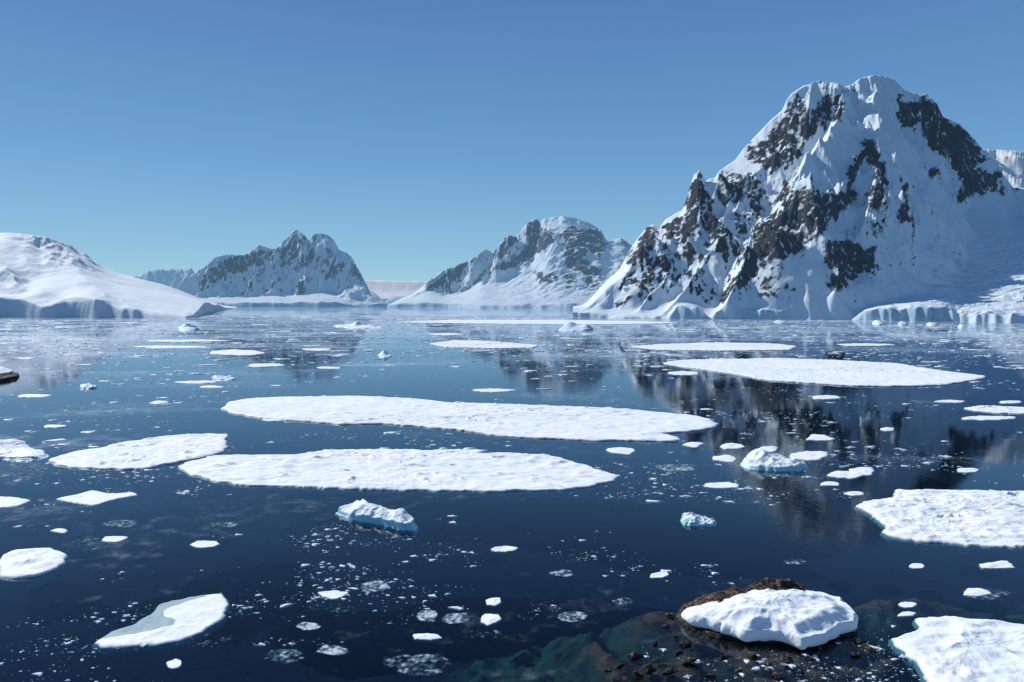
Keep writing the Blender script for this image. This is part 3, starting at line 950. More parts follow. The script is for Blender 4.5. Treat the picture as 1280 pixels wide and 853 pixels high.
BIG = [
    ('long white floe stretching across the middle of the bay, pointed at its east end', [(273, 510), (285, 503), (320, 499), (400, 497), (460, 497), (520, 500), (560, 504), (640, 506), (700, 509), (760, 511), (820, 516), (880, 521), (893, 528), (888, 534), (860, 540), (828, 543), (850, 549), (848, 553), (800, 552), (740, 551), (690, 548), (640, 547), (600, 542), (560, 537), (520, 533), (480, 530), (430, 531), (415, 529), (380, 527), (330, 524), (295, 518)], dict(thick=0.7)),
    ('wide white floe with rumpled snow, directly in front of the longest one', [(225, 585), (240, 578), (270, 571), (310, 570), (370, 570), (420, 564), (470, 563), (540, 564), (575, 563), (610, 564), (600, 568), (640, 568), (680, 571), (710, 576), (735, 586), (775, 596), (768, 603), (740, 609), (700, 613), (640, 614), (560, 614), (500, 614), (440, 611), (360, 610), (300, 606), (255, 598), (235, 592)], dict(thick=0.6)),
    ('white wedge shaped floe tapering west, tip beside the wide rumpled floe', [(62, 576), (85, 568), (130, 560), (150, 555), (200, 547), (240, 544), (285, 544), (280, 552), (285, 560), (272, 568), (240, 575), (210, 580), (180, 587), (130, 587), (100, 586), (75, 582)], dict(thick=0.6)),
    ('long smooth lens-shaped floe lying over the reflection of the towering peak', [(832, 455), (850, 451), (900, 450), (980, 449), (1060, 452), (1120, 455), (1160, 462), (1200, 467), (1232, 471), (1220, 476), (1180, 482), (1120, 484), (1070, 483), (1000, 479), (950, 474), (900, 465), (860, 460)], dict(thick=0.9)),
    ('thin flat floe just beyond the lens-shaped floe', [(790, 434), (820, 431), (900, 429), (960, 430), (995, 433), (985, 438), (900, 439), (830, 438)], dict(thick=0.8)),
    ('narrow flat floe alone on water below the flat-topped mountain', [(538, 430), (570, 426), (610, 427), (672, 432), (665, 435), (620, 436), (560, 434)], dict(thick=0.8)),
    ('very long thin sheet of ice near the far shore', [(495, 403), (560, 400.5), (620, 400.5), (700, 400.5), (800, 402), (850, 404.5), (740, 406), (600, 405)], dict(thick=0.9)),
    ('broad textured floe cut by the frame edge beside the blue growlers', [(1075, 634), (1085, 627), (1120, 624), (1124, 615), (1160, 614), (1240, 615), (1290, 616), (1420, 620), (1430, 660), (1290, 683), (1220, 682), (1170, 679), (1120, 672), (1103, 666), (1108, 658), (1095, 645)], dict(thick=0.55, rough=0.3)),
    ('large angular floe in the near corner next to the snow-capped islet', [(1122, 803), (1135, 795), (1150, 785), (1145, 776), (1180, 773), (1230, 777), (1290, 784), (1400, 800), (1420, 870), (1300, 890), (1180, 880), (1165, 853), (1150, 835), (1130, 815)], dict(thick=0.45, rough=0.22)),
    ('near white floe with a grey waterlogged patch on one side', [(123, 803), (140, 790), (170, 780), (190, 768), (205, 755), (240, 747), (275, 744), (283, 752), (280, 765), (272, 778), (250, 789), (225, 800), (190, 805), (150, 808), (128, 809)], dict(thick=0.25, rough=0.08, wet=[(118, 800), (150, 775), (195, 750), (240, 742), (262, 746), (235, 752), (205, 764), (204, 771), (220, 777), (216, 783), (190, 789), (160, 795), (130, 800)])),
    ('small lumpy floe at the near west edge with dimpled snow', [(0, 708), (5, 697), (20, 690), (40, 688), (65, 688), (80, 694), (78, 704), (70, 712), (50, 720), (20, 724), (2, 722)], dict(thick=0.6, rough=0.25, hummock=0.4)),
    ('flat kite shaped floe with a trailing tip, in front of the wedge floe', [(72, 624), (100, 618), (115, 614), (140, 618), (165, 616), (168, 620), (140, 625), (118, 632), (95, 629)], dict(thick=0.25, rough=0.08)),
    ('flat floe half out of frame beside the kite shaped floe', [(-20, 622), (15, 622), (36, 626), (25, 632), (5, 635), (-25, 636)], dict(thick=0.25, rough=0.08)),
    ('flat floe against the frame edge southeast of the lens-shaped floe', [(1205, 511), (1225, 508), (1260, 509), (1300, 511), (1340, 514), (1300, 518), (1250, 517), (1220, 514)], dict(thick=0.5)),
]
for i, (lab, poly, kw) in enumerate(BIG):
    floe('ice_floe', poly, lab, seed=100 + i * 7, **kw)


def blob(cx, cy, w, h, k=9, irr=0.22, rnd=None):
    rnd = rnd or random
    a0 = rnd.random() * 6.28
    pts = []
    for i in range(k):
        a = a0 + i * 2 * math.pi / k
        r = 1 + (rnd.random() - 0.5) * 2 * irr
        pts.append((cx + math.cos(a) * w / 2 * r, cy + math.sin(a) * h / 2 * r))
    return pts


MED = [
    (257, 681, 30, 9, 'small oval floe alone on dark water above the waterlogged floe'),
    (535, 796, 38, 10, 'nearest oval white cake of ice among the slush rings'),
    (418, 744, 36, 10, 'grey rimmed oval cake of ice beyond the slush rings'),
    (613, 775, 30, 11, 'white chunk of ice with slushy skirt, nearest the green shallows'),
    (617, 752, 17, 9, 'small pale triangular chunk just beyond the slushy skirted one'),
    (777, 564, 34, 8, 'oval cake of ice off the pointed end of the longest floe'),
    (867, 556, 23, 6, 'small oval cake of ice just off the tip of the longest floe'),
    (902, 607, 50, 7, 'thin flat cake of ice between the two blue growlers'),
    (908, 574, 30, 7, 'oval cake of ice touching the west side of the larger blue growler'),
    (915, 558, 32, 7, 'flat cake of ice northwest of the larger blue growler'),
    (1010, 570, 58, 12, 'pointed flat cake of ice at the east side of the larger blue growler'),
    (960, 562, 30, 6, 'thin slab of ice directly behind the larger blue growler'),
    (1025, 548, 34, 7, 'flat oval cake of ice beyond the pointed flat cake'),
    (1060, 594, 40, 11, 'broken flat cake of ice north of the broad textured floe'),
    (1078, 590, 28, 9, 'bright cake of ice touching the broken flat cake'),
    (1038, 605, 22, 6, 'small cake of ice west of the broken flat cake'),
    (1070, 617, 25, 5, 'thin cake of ice close to the corner of the broad textured floe'),
    (1030, 497, 36, 5, 'thin cake of ice on dark water below the lens-shaped floe'),
    (618, 488, 44, 4, 'thin isolated streak of ice beyond the longest floe'),
    (855, 467, 44, 5, 'thin streak of ice beside the west tip of the lens-shaped floe'),
    (631, 687, 28, 6, 'thin white flake of ice alone in the middle foreground'),
    (824, 719, 25, 8, 'small white cake with grey tail, beyond the green shallows'),
    (218, 830, 18, 11, 'small rounded white lump below the waterlogged floe'),
    (145, 674, 28, 8, 'pointed sliver of ice inside a slush patch near the lumpy floe'),
    (75, 664, 18, 5, 'small oval chip of ice beyond the lumpy floe'),
    (1248, 707, 46, 9, 'thin flat cake of ice south of the broad textured floe'),
    (1145, 708, 20, 6, 'small cake of ice off the south edge of the broad textured floe'),
    (1135, 757, 26, 7, 'small flat cake between the islet and the large angular floe'),
    (1132, 768, 20, 6, 'small white cake almost touching the large angular floe'),
    (1220, 741, 30, 10, 'slushy white cake above the large angular floe'),
    (42, 495, 36, 4, 'thin streak of ice near the west edge below the little snowy rock'),
    (68, 533, 28, 4, 'thin flake of ice above the wedge floe'),
    (200, 503, 22, 4, 'small flake of ice off the west tip of the longest floe'),
    (1110, 537, 18, 4, 'small flake of ice below the lens-shaped floe'),
    (1210, 588, 24, 6, 'small cake of ice above the broad textured floe'),
    (1090, 431, 70, 3, 'thin pale strip of ice beyond the east end of the lens-shaped floe'),
    (295, 441, 60, 6, 'bright flat pan of ice below the twin-topped mountain'),
    (215, 434, 92, 3, 'long bright streak of ice below the white hill'),
    (230, 426, 100, 2.6, 'longest bright streak of ice close below the white hill'),
    (398, 437, 44, 3, 'thin streak of ice in the reflection of the twin-topped mountain'),
    (330, 457, 46, 4, 'flat pan of ice just below the bright flat pan'),
    (245, 478, 44, 4, 'flat pan of ice west of the low shaded growler'),
    (266, 484, 30, 3, 'narrow pan of ice below the low shaded growler'),
    (410, 460, 28, 3, 'short streak of ice right of the flat pans'),
    (560, 418, 40, 2.5, 'short thin streak of ice beyond the narrow flat floe'),
    (340, 525, 34, 4.5, 'small slab broken off the near edge of the longest floe'),
    (124, 622, 10, 4, 'tiny block on the slush beside the kite shaped floe'),
    (1235, 523, 70, 4, 'thin dull strip of ice along the frame edge below the flat edge floe'),
    (1187, 502, 36, 3.5, 'thin streak of ice west of the flat edge floe'),
    (1262, 503, 26, 3.5, 'short streak of ice just beyond the flat edge floe'),
]
rr_ = random.Random(5)
for i, (x, y, w, h, lab) in enumerate(MED):
    floe('ice_cake', blob(x, y, w, h, rr_.choice((6, 7, 8)), 0.32, rr_), lab, 'ice cake', thick=0.16 if y > 600 else 0.28, n=72 if w > 30 else 52, rings=7, seed=300 + i * 3, rough=0.13, jag=2.4)


# =================================================================== GROWLERS
def growler(name, poly_px, height, label, cat='iceberg', seed=0, mat=None, peaks=None, rough=0.4, n=150, rings=34):
    P = np.array([ground(a, b) for a, b in poly_px])
    c = P.mean(0)
    Q = resample(P, n)
    size = np.ptp(P, axis=0).max()
    dirv = Q - c
    Q = Q + dirv * (0.10 * fbm(Q[:, 0] / (size / 6), Q[:, 1] / (size / 6), 4, seed))[:, None]
    verts = []
    prof = [(0.98, -1.0), (1.03, -0.45), (1.015, -0.15), (1.0, 0.0)]
    for f, z in prof:
        verts.append(np.column_stack([c + (Q - c) * f, np.full(n, z * min(1, height / 2.5))]))
    pk = [(*ground(a, b), h_, r_) for a, b, h_, r_ in (peaks or [])]
    for i in range(1, rings):
        f = 1 - (i / rings) ** 1.25
        p = c + (Q - c) * f
        e = 1 - f
        z = height * (0.35 * sstep(0, 0.10, e) + 0.25 * sstep(0, 0.6, e))
        for (qx, qy, h_, r_) in pk:
            z = z + h_ * np.exp(-((p[:, 0] - qx) ** 2 + (p[:, 1] - qy) ** 2) / (r_ * r_)) * sstep(0, 0.12, e)
        k = size / 16.0
        z = z + rough * height * sstep(0, 0.08, e) * (0.7 * (ridged(p[:, 0] / (5 * k), p[:, 1] / (5 * k), 3, seed + 3, 0.4) - 0.6) + 0.28 * fbm(p[:, 0] / (1.6 * k), p[:, 1] / (1.6 * k), 4, seed + 9, 0.5))
        z = np.maximum(z, 0.06)
        lean = fbm(p[:, 0] / (1.6 * k), p[:, 1] / (1.6 * k) + z, 3, seed + 12) * 0.3 * k
        verts.append(np.column_stack([p[:, 0] + lean, p[:, 1] - lean * 0.6, z]))
    V = np.vstack(verts); R_ = len(verts)
    faces = [(r * n + i, r * n + (i + 1) % n, (r + 1) * n + (i + 1) % n, (r + 1) * n + i) for r in range(R_ - 1) for i in range(n)]
    ci = len(V)
    V = np.vstack([V, [c[0], c[1], V[-n:, 2].mean()]])
    faces += [((R_ - 1) * n + i, (R_ - 1) * n + (i + 1) % n, ci) for i in range(n)]
    o = new_obj(name, V, faces, mat or M_ICE, attrs={'wet': V[:, 0] * 0, 'edge': V[:, 0] * 0})
    if o.data.polygons[len(faces) - 1].normal.z < 0: o.data.flip_normals()
    return tag(o, label, cat)


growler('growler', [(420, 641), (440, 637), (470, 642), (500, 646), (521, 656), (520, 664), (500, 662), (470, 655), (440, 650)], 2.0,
        'blue white growler with sunlit crest, in front of the wide rumpled floe', seed=3,
        peaks=[(452, 641, 1.0, 3.0), (470, 646, 0.9, 3.0), (500, 653, 1.1, 3.2)])
growler('growler', [(926, 580), (940, 574), (970, 577), (1000, 579), (1011, 585), (1000, 589), (970, 589), (935, 586)], 1.8,
        'larger pale blue growler with a tall hump at one end', seed=7,
        peaks=[(943, 579, 2.0, 2.8), (958, 581, 1.2, 2.5), (985, 583, 0.9, 4.0)])
growler('growler', [(851, 650), (862, 648), (885, 650), (896, 654), (892, 658), (870, 658), (855, 656)], 1.2,
        'small low pale blue growler between two ice cakes', seed=11, peaks=[(860, 651, 0.7, 2.0)])
growler('growler', [(698, 413), (712, 410), (730, 411), (742, 412), (738, 414), (715, 414.5)], 6, 'low grey blue growler beyond the narrow flat floe', seed=15, mat=M_ICE2,
        peaks=[(712, 412, 7, 12), (733, 412.5, 4, 9)])
growler('growler', [(415, 408), (435, 406.5), (455, 408), (480, 410), (476, 411), (440, 411)], 3.5, 'long ragged growler far out below the twin-topped mountain', seed=19,
        peaks=[(447, 409, 7, 9), (462, 410, 3, 8)])
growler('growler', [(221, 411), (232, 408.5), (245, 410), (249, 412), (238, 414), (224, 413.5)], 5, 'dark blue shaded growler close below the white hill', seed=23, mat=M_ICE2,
        peaks=[(234, 411, 4, 8)])
growler('growler', [(472, 444), (479, 442.5), (487, 443.5), (490, 445.5), (480, 447), (474, 446)], 1.5, 'small peaked growler alone in open blue water', seed=27, peaks=[(480, 445, 3.2, 3.2)])
growler('growler', [(264, 472), (275, 470), (290, 471), (297, 474), (285, 476), (268, 475)], 1.3, 'low shaded growler among the flat pans', seed=31, mat=M_ICE2, peaks=[(272, 473, 0.8, 3)])
growler('growler', [(100, 483), (110, 481.5), (121, 483), (121, 485.5), (108, 486.5), (100, 485.5)], 1.6, 'small dark blue slab-topped growler near the little snowy rock', seed=35, mat=M_ICE2)
growler('growler', [(-30, 560), (0, 553), (30, 556), (40, 562), (62, 570), (45, 575), (0, 575), (-30, 577)], 1.3, 'low tumbled pile of blue white ice at the west edge', seed=39,
        peaks=[(10, 560, 1.3, 5), (45, 569, 0.7, 4), (-15, 566, 1.0, 5)])
for i, (x, y, w, h_) in enumerate([(1098, 405, 16, 5), (1128, 406, 12, 4), (1165, 406, 14, 3), (975, 402.5, 16, 3), (1202, 409, 10, 3)]):
    growler('growler', [(x - w / 2, y), (x, y - 1.3), (x + w / 2, y - 0.3), (x + w / 2.2, y + 1), (x, y + 1.6), (x - w / 2.4, y + 1)], h_,
            ['rounded growler lying off the tallest blue ice cliff', 'small growler just east of the rounded one below the ice cliff', 'low growler below the east end of the blue ice cliff',
             'low growler off the shaded ice bulge of the towering peak', 'tiny growler farther out below the glacier front'][i], seed=50 + i, mat=M_ICE2 if i % 2 else M_ICE, n=60, rings=14,
            peaks=[(x, y, h_ * 0.8, w * 0.5)])

# =================================================================== ISLET
def radial_rock(name, P, prof, mat, parent=None, seed=0, n=200, rings=40, rough=0.5, under=True, edge_h=0.0, top_h=3.0, shape=None, label=None):
    P = np.asarray(P, float); c = P.mean(0)
    Q = resample(P, n); size = np.ptp(P, axis=0).max()
    dirv = Q - c
    Q = Q + dirv * (0.06 * fbm(Q[:, 0] / 2.2, Q[:, 1] / 2.2, 4, seed, 0.6))[:, None]
    verts = []
    for f, z in prof:
        verts.append(np.column_stack([c + (Q - c) * f, np.full(n, z) + 0.12 * edge_h * fbm(Q[:, 0] / 1.5, Q[:, 1] / 1.5, 3, seed + 2)]))
    for i in range(1, rings):
        e = (i / rings) ** 1.3
        p = c + (Q - c) * prof[-1][0] * (1 - e)
        z = shape(p[:, 0] - c[0], p[:, 1] - c[1], e)
        z = z + rough * sstep(0, 0.08, e) * (fbm(p[:, 0] / 2.4, p[:, 1] / 2.4, 5, seed + 5, 0.6) + 0.5 * (ridged(p[:, 0] / 3, p[:, 1] / 2, 4, seed + 6) - 0.7))
        verts.append(np.column_stack([p, z]))
    V = np.vstack(verts); R_ = len(verts)
    faces = [(r * n + i, r * n + (i + 1) % n, (r + 1) * n + (i + 1) % n, (r + 1) * n + i) for r in range(R_ - 1) for i in range(n)]
    ci = len(V); V = np.vstack([V, [c[0], c[1], V[-n:, 2].mean()]])
    faces += [((R_ - 1) * n + i, (R_ - 1) * n + (i + 1) % n, ci) for i in range(n)]
    o = new_obj(name, V, faces, mat, parent=parent, attrs={'wet': V[:, 0] * 0, 'edge': V[:, 0] * 0})
    if o.data.polygons[len(faces) - 1].normal.z < 0: o.data.flip_normals()
    return o


def G(*pts): return [ground(*p) for p in pts]


islet = bpy.data.objects.new('rocky_islet', None); col.objects.link(islet)
tag(islet, 'brown rock islet under a thick white snow cap in the shallows', 'islet')
def sh_rock(x, y, e): return 0.4 + 2.5 * sstep(0, 0.5, e)
UPP = 13
radial_rock('rock', G((846, 768), (858, 756), (882, 747), (930, 741), (985, 742), (1035, 752), (1062, 766), (1074, 780), (1060, 796), (1010, 806), (940, 804), (890, 796), (860, 787), (848, 778)),
            [(1.12, -2.5), (1.05, -0.6), (1.0, 0.05), (0.97, 0.35)], M_ROCK, islet, seed=81, rough=0.5, shape=lambda x, y, e: 0.35 + 2.0 * sstep(0, 0.5, e) + 0.3 * np.exp(-((x + 7.5) / 3.5) ** 2 - ((y - 1) / 2.5) ** 2))
sm = radial_rock('snow_cap', G((852, 778), (878, 771), (905, 764), (925, 756), (952, 755), (985, 748), (1020, 754), (1054, 764), (1072, 778), (1070, 792), (1054, 800), (1030, 811), (1005, 818), (985, 810), (960, 806), (930, 808), (915, 801), (890, 794), (864, 787)),
            [(0.86, 0.35), (0.95, 0.4), (0.99, 0.6), (1.0, 0.95), (0.985, 1.35), (0.95, 1.75)], M_FLOE, islet, seed=91, rough=0.20, edge_h=1.5,
            shape=lambda x, y, e: 1.75 + sstep(0, 0.30, e) * (0.15 + 1.25 * np.clip(1 - (x / 12.5) ** 2 - (y / 7.0) ** 2, 0, 1) + 0.6 * fbm(x / 6, y / 4, 4, 4, 0.5)))
# outcrop breaking through the cap on its crest
radial_rock('outcrop', G((935, 752), (955, 746), (985, 746), (1004, 751), (996, 758), (960, 759)), [(1.1, 1.2), (1.0, 2.1)], M_ROCK, islet, seed=95, n=60, rings=14, rough=0.5,
            shape=lambda x, y, e: 2.1 + 0.9 * sstep(0, 0.6, e))

# little snowy rock at west edge
sk = bpy.data.objects.new('snowy_rock', None); col.objects.link(sk)
tag(sk, 'little dark rock with a snow top poking in at the west edge', 'rock')
radial_rock('rock', G((-40, 473), (-20, 467), (5, 467), (24, 470), (20, 474), (0, 478), (-30, 480)), [(1.1, -1.5), (1.0, 0.2), (0.97, 1.4)], M_ROCKD, sk, seed=97, n=90, rings=18, rough=0.6,
            shape=lambda x, y, e: 1.6 + 1.0 * sstep(0, 0.6, e))
radial_rock('snow_cap', G((-38, 472), (-18, 467.5), (5, 467.5), (16, 470), (12, 473), (-5, 475.5), (-28, 478)), [(0.9, 2.0), (1.0, 2.5), (0.98, 3.2)], M_FLOE, sk, seed=99, n=90, rings=18, rough=0.25,
            shape=lambda x, y, e: 3.3 + 1.8 * sstep(0, 0.6, e))

# boulders
BOULD = [(775 + 0, 833, 16), (795, 822, 18), (812, 838, 22), (822, 826, 14), (838, 842, 20), (868, 832, 26), (848, 818, 14), (798, 846, 16), (905, 822, 12), (940, 822, 16),
         (958, 832, 14), (972, 845, 16), (985, 828, 18), (1000, 840, 14), (1015, 826, 12), (1075, 803, 18), (1085, 812, 26), (1070, 820, 14), (1060, 832, 10), (845, 795, 14), (832, 783, 12),
         (820, 805, 12), (855, 806, 16), (838, 770, 14), (760, 840, 10), (925, 838, 12), (890, 845, 14), (1040, 838, 12), (780, 848, 12)]
rb = random.Random(9)
for i, (x, y, w) in enumerate(BOULD):
    X, Y = ground(x, y)
    r = w / 2 / F * Y * 1.05
    pts = [(X + math.cos(a) * r * (1 + rb.uniform(-.25, .25)), Y + math.sin(a) * r * 0.75 * (1 + rb.uniform(-.25, .25))) for a in np.linspace(0, 2 * math.pi, 8, endpoint=False)]
    hh = r * rb.uniform(0.35, 0.7)
    bm = bmesh.new()
    for q in range(10):
        th = rb.uniform(0, 6.283); ph = rb.uniform(-0.6, 1.4)
        rr2 = rb.uniform(0.7, 1.35)
        bm.verts.new((X + r * rr2 * math.cos(th) * math.cos(ph), Y + 0.8 * r * rr2 * math.sin(th) * math.cos(ph), hh * 1.2 * math.sin(ph) * rr2 - 0.06))
    ret = bmesh.ops.convex_hull(bm, input=bm.verts)
    bmesh.ops.delete(bm, geom=[g for g in ret['geom_interior'] if isinstance(g, bmesh.types.BMVert)], context='VERTS')
    bmesh.ops.bevel(bm, geom=list(bm.edges), offset=r * 0.03, segments=1, affect='EDGES')
    me = bpy.data.meshes.new('boulder'); bm.to_mesh(me); bm.free()
    me.materials.append(M_ROCK if i % 3 else M_ROCKD)
    o = bpy.data.objects.new('boulder', me); col.objects.link(o)
    tag(o, 'brown boulder half awash in the shallows around the snow-capped islet', 'boulder', 'boulders awash around the islet')

# =================================================================== SLUSH PATCHES
SL = [(533, 770, 34, 18, .9, 'round grey slush patch nearest the skirted white chunk'), (572, 773, 46, 16, .8, 'oval grey slush patch touching the skirted white chunk'),
      (415, 762, 70, 20, .5, 'wide dim slush patch behind the grey rimmed cake'), (467, 733, 48, 16, .8, 'mottled slush patch beyond the dim one'),
      (355, 821, 56, 20, .7, 'dark mottled slush patch nearest the waterlogged floe'), (418, 813, 44, 16, .8, 'bright speckled slush patch beside a small white cake'),
      (520, 830, 90, 34, .7, 'largest slush patch at the near edge'), (385, 783, 34, 12, .9, 'small pale slush pancake below the dim slush patch'),
      (702, 717, 34, 10, .8, 'small bright slush patch alone beyond the green shallows'), (717, 771, 50, 15, .8, 'speckled slush patch on the edge of the green shallows'),
      (777, 753, 30, 12, .7, 'small slush patch above the green shallows'), (993, 703, 34, 8, .7, 'thin blurred slush patch beyond the islet'),
      (845, 585, 60, 12, .8, 'pale slush streak west of the larger blue growler'), (770, 582, 60, 16, .5, 'dim slush patch off the end of the wide floe'),
      (150, 655, 50, 12, .7, 'grey slush patch beyond the pointed sliver'), (115, 680, 90, 18, .55, 'broad thin slush patch around the pointed sliver'),
      (280, 656, 44, 8, .7, 'small slush patch above the small oval floe'), (20, 590, 90, 40, .6, 'slush field around the tumbled ice pile'),
      (1230, 742, 70, 18, .7, 'slush patch above the large angular floe'), (600, 793, 60, 14, .55, 'faint slush patch right of the nearest oval cake'),
      (250, 800, 110, 18, .45, 'faint slush trail along the waterlogged floe'), (640, 625, 40, 8, .5, 'faint slush streak in front of the wide floe'),
      (935, 560, 170, 46, .35, 'loose slush around the larger blue growler'), (1060, 560, 160, 60, .35, 'loose slush field beyond the broad textured floe'),
      (1030, 830, 110, 40, .45, 'loose slush between the islet and the large angular floe'), (1095, 770, 60, 30, .5, 'thin slush beside the east end of the islet'),
      (100, 820, 120, 40, .3, 'very faint slush veil in the near corner'), (1100, 525, 240, 30, .35, 'scattered slush under the lens-shaped floe'),
      (150, 520, 240, 60, .45, 'scattered slush field beyond the wedge floe'), (60, 640, 110, 40, .4, 'thin slush field behind the lumpy floe')]
for i, (x, y, w, h, d, lab) in enumerate(SL):
    P = np.array([ground(a, b) for a, b in blob(x, y, w * 1.15, h * 1.15, 10, 0.18, rr_)])
    c = P.mean(0); n = 72
    Q = resample(P, n)
    vs = []; ds = []
    for f in (1.0, 0.85, 0.7, 0.5, 0.25):
        p = c + (Q - c) * f
        vs.append(np.column_stack([p, np.full(n, 0.012 + i * 0.0006)])); ds.append(np.full(n, d * (1 - f) / 0.3 if f > 0.7 else d))
    V = np.vstack(vs + [[[c[0], c[1], 0.012 + i * 0.0006]]]); DD = np.append(np.concatenate(ds), d)
    faces = [(r * n + k, r * n + (k + 1) % n, (r + 1) * n + (k + 1) % n, (r + 1) * n + k) for r in range(4) for k in range(n)]
    faces += [(4 * n + k, 4 * n + (k + 1) % n, len(V) - 1) for k in range(n)]
    o = new_obj('slush_patch', V, faces, M_SLUSH, attrs={'dens': DD}, smooth=False)
    if o.data.polygons[0].normal.z < 0: o.data.flip_normals()
    tag(o, lab, 'slush ice')

# =================================================================== BRASH ICE
placed = []
for _, poly, _k in BIG:
    placed.append(np.array([ground(a, b) for a, b in poly]))


def inside_any(x, y):
    for P in placed:
        if P[:, 0].min() - 1 < x < P[:, 0].max() + 1 and P[:, 1].min() - 1 < y < P[:, 1].max() + 1:
            ins = False
            m = len(P)
            for i in range(m):
                ax, ay = P[i]; bx, by = P[(i + 1) % m]
                if (ay > y) != (by > y) and x < (bx - ax) * (y - ay) / (by - ay) + ax: ins = not ins
            if ins: return True
    return False


def chip_geo(x, y, r, rnd, zt, asp=1.0):
    k = rnd.randint(5, 8)
    a0 = rnd.random() * 6.28; rot = rnd.uniform(-0.5, 0.5)
    vs = []
    for ring, (f, z) in enumerate(((1.12, -0.25 * min(1, r)), (1.0, 0.6 * zt), (0.72, zt))):
        for i in range(k):
            if ring == 0 or i == 0 and ring == 0: pass
            a = a0 + i * 6.2832 / k
            rad = r * (0.5 + 0.8 * ((math.sin(i * 2.7 + a0 * 5) + 1) / 2)) * f
            dx = math.cos(a) * rad * asp; dy = math.sin(a) * rad
            vs.append((x + dx * math.cos(rot) - dy * math.sin(rot), y + dx * math.sin(rot) + dy * math.cos(rot), z * (1 + 0.3 * math.sin(i * 1.9 + a0))))
    vs.append((x, y, zt * 1.1))
    fs = []
    for q in range(2):
        for i in range(k):
            j = (i + 1) % k
            fs.append((q * k + i, q * k + j, (q + 1) * k + j, (q + 1) * k + i))
    for i in range(k): fs.append((2 * k + i, 2 * k + (i + 1) % k, 3 * k))
    return vs, fs


rnd = random.Random(21)
cand = []
# screen-uniform survey of the bay, clumped by world noise
NC = 76000
pxs = np.array([rnd.uniform(-60, 1340) for _ in range(NC)])
pys = np.array([395 + (rnd.random() ** 1.9) * 470 for _ in range(NC)])
GX = np.zeros(NC); GY = np.zeros(NC)
for i in range(NC):
    GX[i], GY[i] = ground(pxs[i], pys[i])
cl = fbm((GX + 0.3 * GY) / 60, GY / 34, 5, 201, 0.62) + 0.6 * fbm(GX / 9, GY / 6, 3, 207)
clfar = fbm(GX / 220, GY / 160, 4, 211, 0.55)
# brash fields seen in the photograph (px, py, rx, ry, weight)
FIELDS = [(480, 770, 190, 60, .55), (620, 740, 120, 50, .35), (1010, 560, 220, 60, .7), (1100, 520, 180, 50, .45), (150, 500, 200, 70, .8), (60, 640, 110, 60, .5),
          (1000, 620, 180, 40, .45), (1180, 700, 110, 30, .6), (960, 830, 200, 40, .75), (250, 450, 260, 50, .8), (700, 450, 160, 30, .4), (900, 420, 400, 22, .6),
          (300, 690, 140, 20, .2), (130, 690, 110, 40, .5), (430, 800, 170, 30, .6), (600, 780, 110, 50, .5), (90, 790, 120, 30, .35), (830, 720, 90, 20, .25), (1090, 770, 50, 30, .6), (560, 640, 70, 16, .3), (800, 600, 70, 30, .3)]
fw = np.zeros(NC) + 0.12 + 0.75 * sstep(520, 410, pys)
for (a, b, rx, ry, w) in FIELDS:
    fw = np.maximum(fw, w * np.exp(-((pxs - a) / rx) ** 2 - ((pys - b) / ry) ** 2) + 0.1)
acc_ = np.where(pys < 460, fw + 0.9 * clfar + 0.2 * cl, fw * 0.85 + 1.8 * cl - 0.42)
for i in range(NC):
    if acc_[i] < rnd.random() * 0.9 + 0.05: continue
    x, y = GX[i], GY[i]
    if pys[i] < 400 and (pxs[i] < 250 or pxs[i] > 720): 
        continue
    if pys[i] < 405 and pxs[i] > 1100: continue
    pix = y / F
    t_ = rnd.random()
    wpx = 0.6 + 1.3 * t_ ** 2.5 + (4.0 * rnd.random() ** 2 if t_ > 0.86 else 0) + (9 * rnd.random() ** 1.5 if rnd.random() > 0.965 else 0)
    if pys[i] < 470: wpx *= 1.5
    r = wpx * pix / 2
    cand.append((wpx * min(1, pys[i] / 700) , x, y, r, pys[i]))
cand.sort(key=lambda c: -c[0])
indiv = []
rest = []
for c in cand:
    if inside_any(c[1], c[2]): continue
    if len(indiv) < 290 and c[4] > 455: indiv.append(c)
    else: rest.append(c)


def region(x, y):
    px, py = project(x, y, 0)
    if py < 560: return ('small chip of ice drifting beyond the wide rumpled floe, towards the far shore', 'ice chips beyond the wide floe')
    if px < 330: return ('small chip of ice drifting near the lumpy, kite shaped and waterlogged floes', 'ice chips around the western floes')
    if px < 740: return ('small chip of ice drifting among the slush rings', 'ice chips among the slush rings')
    if py > 735: return ('small chip of ice in the shallows around the snow-capped islet', 'ice chips around the islet')
    return ('small chip of ice on dark water around the blue growlers and broad floe', 'ice chips around the blue growlers')


for (s_, x, y, r, py_) in indiv:
    vs, fs = chip_geo(x, y, r, rnd, min(0.3, 0.15 * r + 0.04), rnd.uniform(1.1, 2.2))
    tone = rnd.uniform(0.75, 1.0) if rnd.random() < 0.7 else rnd.uniform(0.2, 0.6)
    o = new_obj('ice_chip', vs, fs, M_CHIP, attrs={'tone': [tone] * len(vs)}, smooth=False)
    if o.data.polygons[len(fs) - 1].normal.z < 0: o.data.flip_normals()
    lab, g = region(x, y)
    tag(o, lab, 'ice chip', g)
AV = []; AF = []; AT = []
for (s_, x, y, r, py_) in rest:
    vs, fs = chip_geo(x, y, r, rnd, min(0.35, 0.15 * r + 0.03), rnd.uniform(1.1, 2.6))
    b = len(AV)
    tone = rnd.uniform(0.6, 1.0) if rnd.random() < (0.3 if y < 300 else 0.7) else rnd.uniform(0.05, 0.5)
    AV += vs; AF += [tuple(b + q for q in f) for f in fs]; AT += [tone] * len(vs)
o = new_obj('brash_ice', AV, AF, M_CHIP, attrs={'tone': AT}, smooth=False)
tag(o, 'countless small crumbs of brash ice scattered over the bay', 'brash ice', kind='stuff')

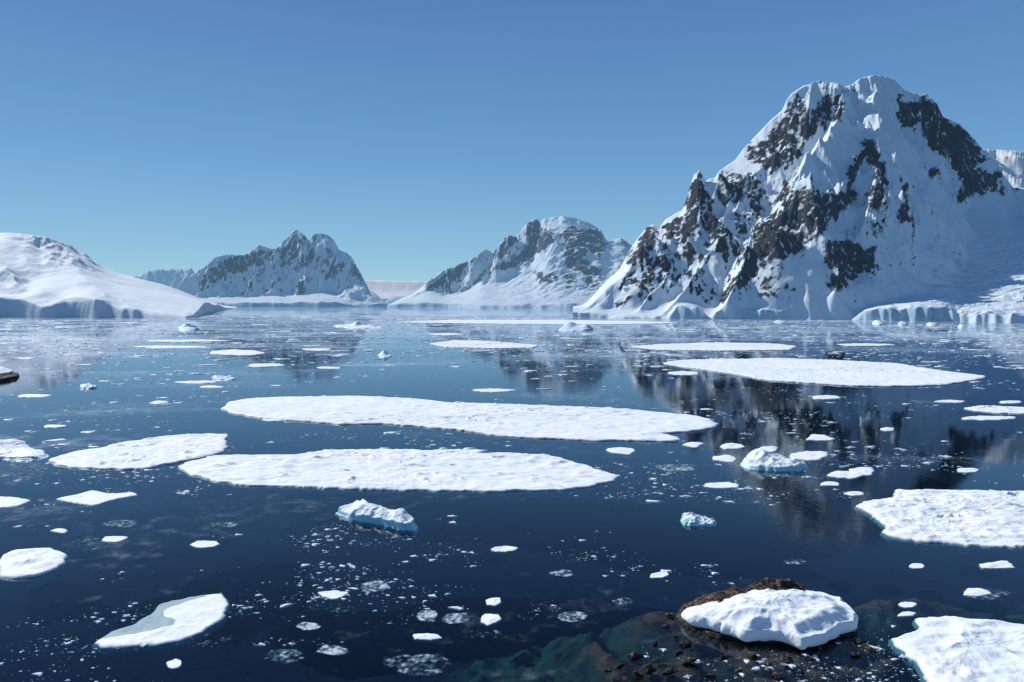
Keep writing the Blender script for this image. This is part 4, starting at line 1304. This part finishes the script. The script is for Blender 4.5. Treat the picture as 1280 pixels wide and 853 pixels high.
# =================================================================== LIGHT
SUN_EL, SUN_AZ = 37.5, -51.0      # azimuth measured from +Y towards +X
w = bpy.data.worlds.new('World'); scene.world = w; w.use_nodes = True
nt = w.node_tree; nt.nodes.clear()
sky = nt.nodes.new('ShaderNodeTexSky'); sky.sky_type = 'NISHITA'; sky.sun_disc = False
sky.sun_elevation = R(SUN_EL); sky.sun_rotation = R(SUN_AZ)
sky.air_density = 1.0; sky.dust_density = 0.0; sky.ozone_density = 3.0; sky.altitude = 0
bg = nt.nodes.new('ShaderNodeBackground'); bg.inputs['Strength'].default_value = 0.085
wo = nt.nodes.new('ShaderNodeOutputWorld')
tc = nt.nodes.new('ShaderNodeTexCoord'); sx = nt.nodes.new('ShaderNodeSeparateXYZ')
nt.links.new(tc.outputs['Generated'], sx.inputs[0])
cr = nt.nodes.new('ShaderNodeValToRGB'); cr.color_ramp.interpolation = 'B_SPLINE'
els = cr.color_ramp.elements
SKY = [(0.0, (0.35, 0.62, 0.78)), (0.07, (0.245, 0.515, 0.74)), (0.2, (0.135, 0.335, 0.635)), (0.42, (0.078, 0.198, 0.475)), (1.0, (0.022, 0.065, 0.22))]
els[0].position, els[1].position = 0.0, 1.0
els[0].color = (*SKY[0][1], 1); els[1].color = (*SKY[-1][1], 1)
for p_, c_ in SKY[1:-1]:
    e_ = els.new(p_); e_.color = (*c_, 1)
nt.links.new(sx.outputs[2], cr.inputs[0])
vm = nt.nodes.new('ShaderNodeVectorMath'); vm.operation = 'SCALE'; vm.inputs['Scale'].default_value = 1 / 0.085
nt.links.new(cr.outputs[0], vm.inputs[0])
mxs = nt.nodes.new('ShaderNodeMix'); mxs.data_type = 'RGBA'; mxs.inputs[0].default_value = 0.88
nt.links.new(sky.outputs[0], mxs.inputs[6]); nt.links.new(vm.outputs[0], mxs.inputs[7])
nt.links.new(mxs.outputs[2], bg.inputs[0]); nt.links.new(bg.outputs[0], wo.inputs[0])
sd = bpy.data.lights.new('sun', 'SUN'); sd.energy = 5.0; sd.angle = R(0.53); sd.color = (1.0, 0.985, 0.95)
so = bpy.data.objects.new('sun', sd); col.objects.link(so)
L = Vector((math.sin(R(SUN_AZ)) * math.cos(R(SUN_EL)), math.cos(R(SUN_AZ)) * math.cos(R(SUN_EL)), math.sin(R(SUN_EL))))
so.rotation_euler = L.to_track_quat('Z', 'Y').to_euler()
so.location = (0, 0, 500)

scene.view_settings.view_transform = 'Standard'
scene.view_settings.look = 'None'
scene.view_settings.exposure = 0
scene.cycles.max_bounces = 6
scene.cycles.transparent_max_bounces = 12
scene.cycles.use_denoising = True
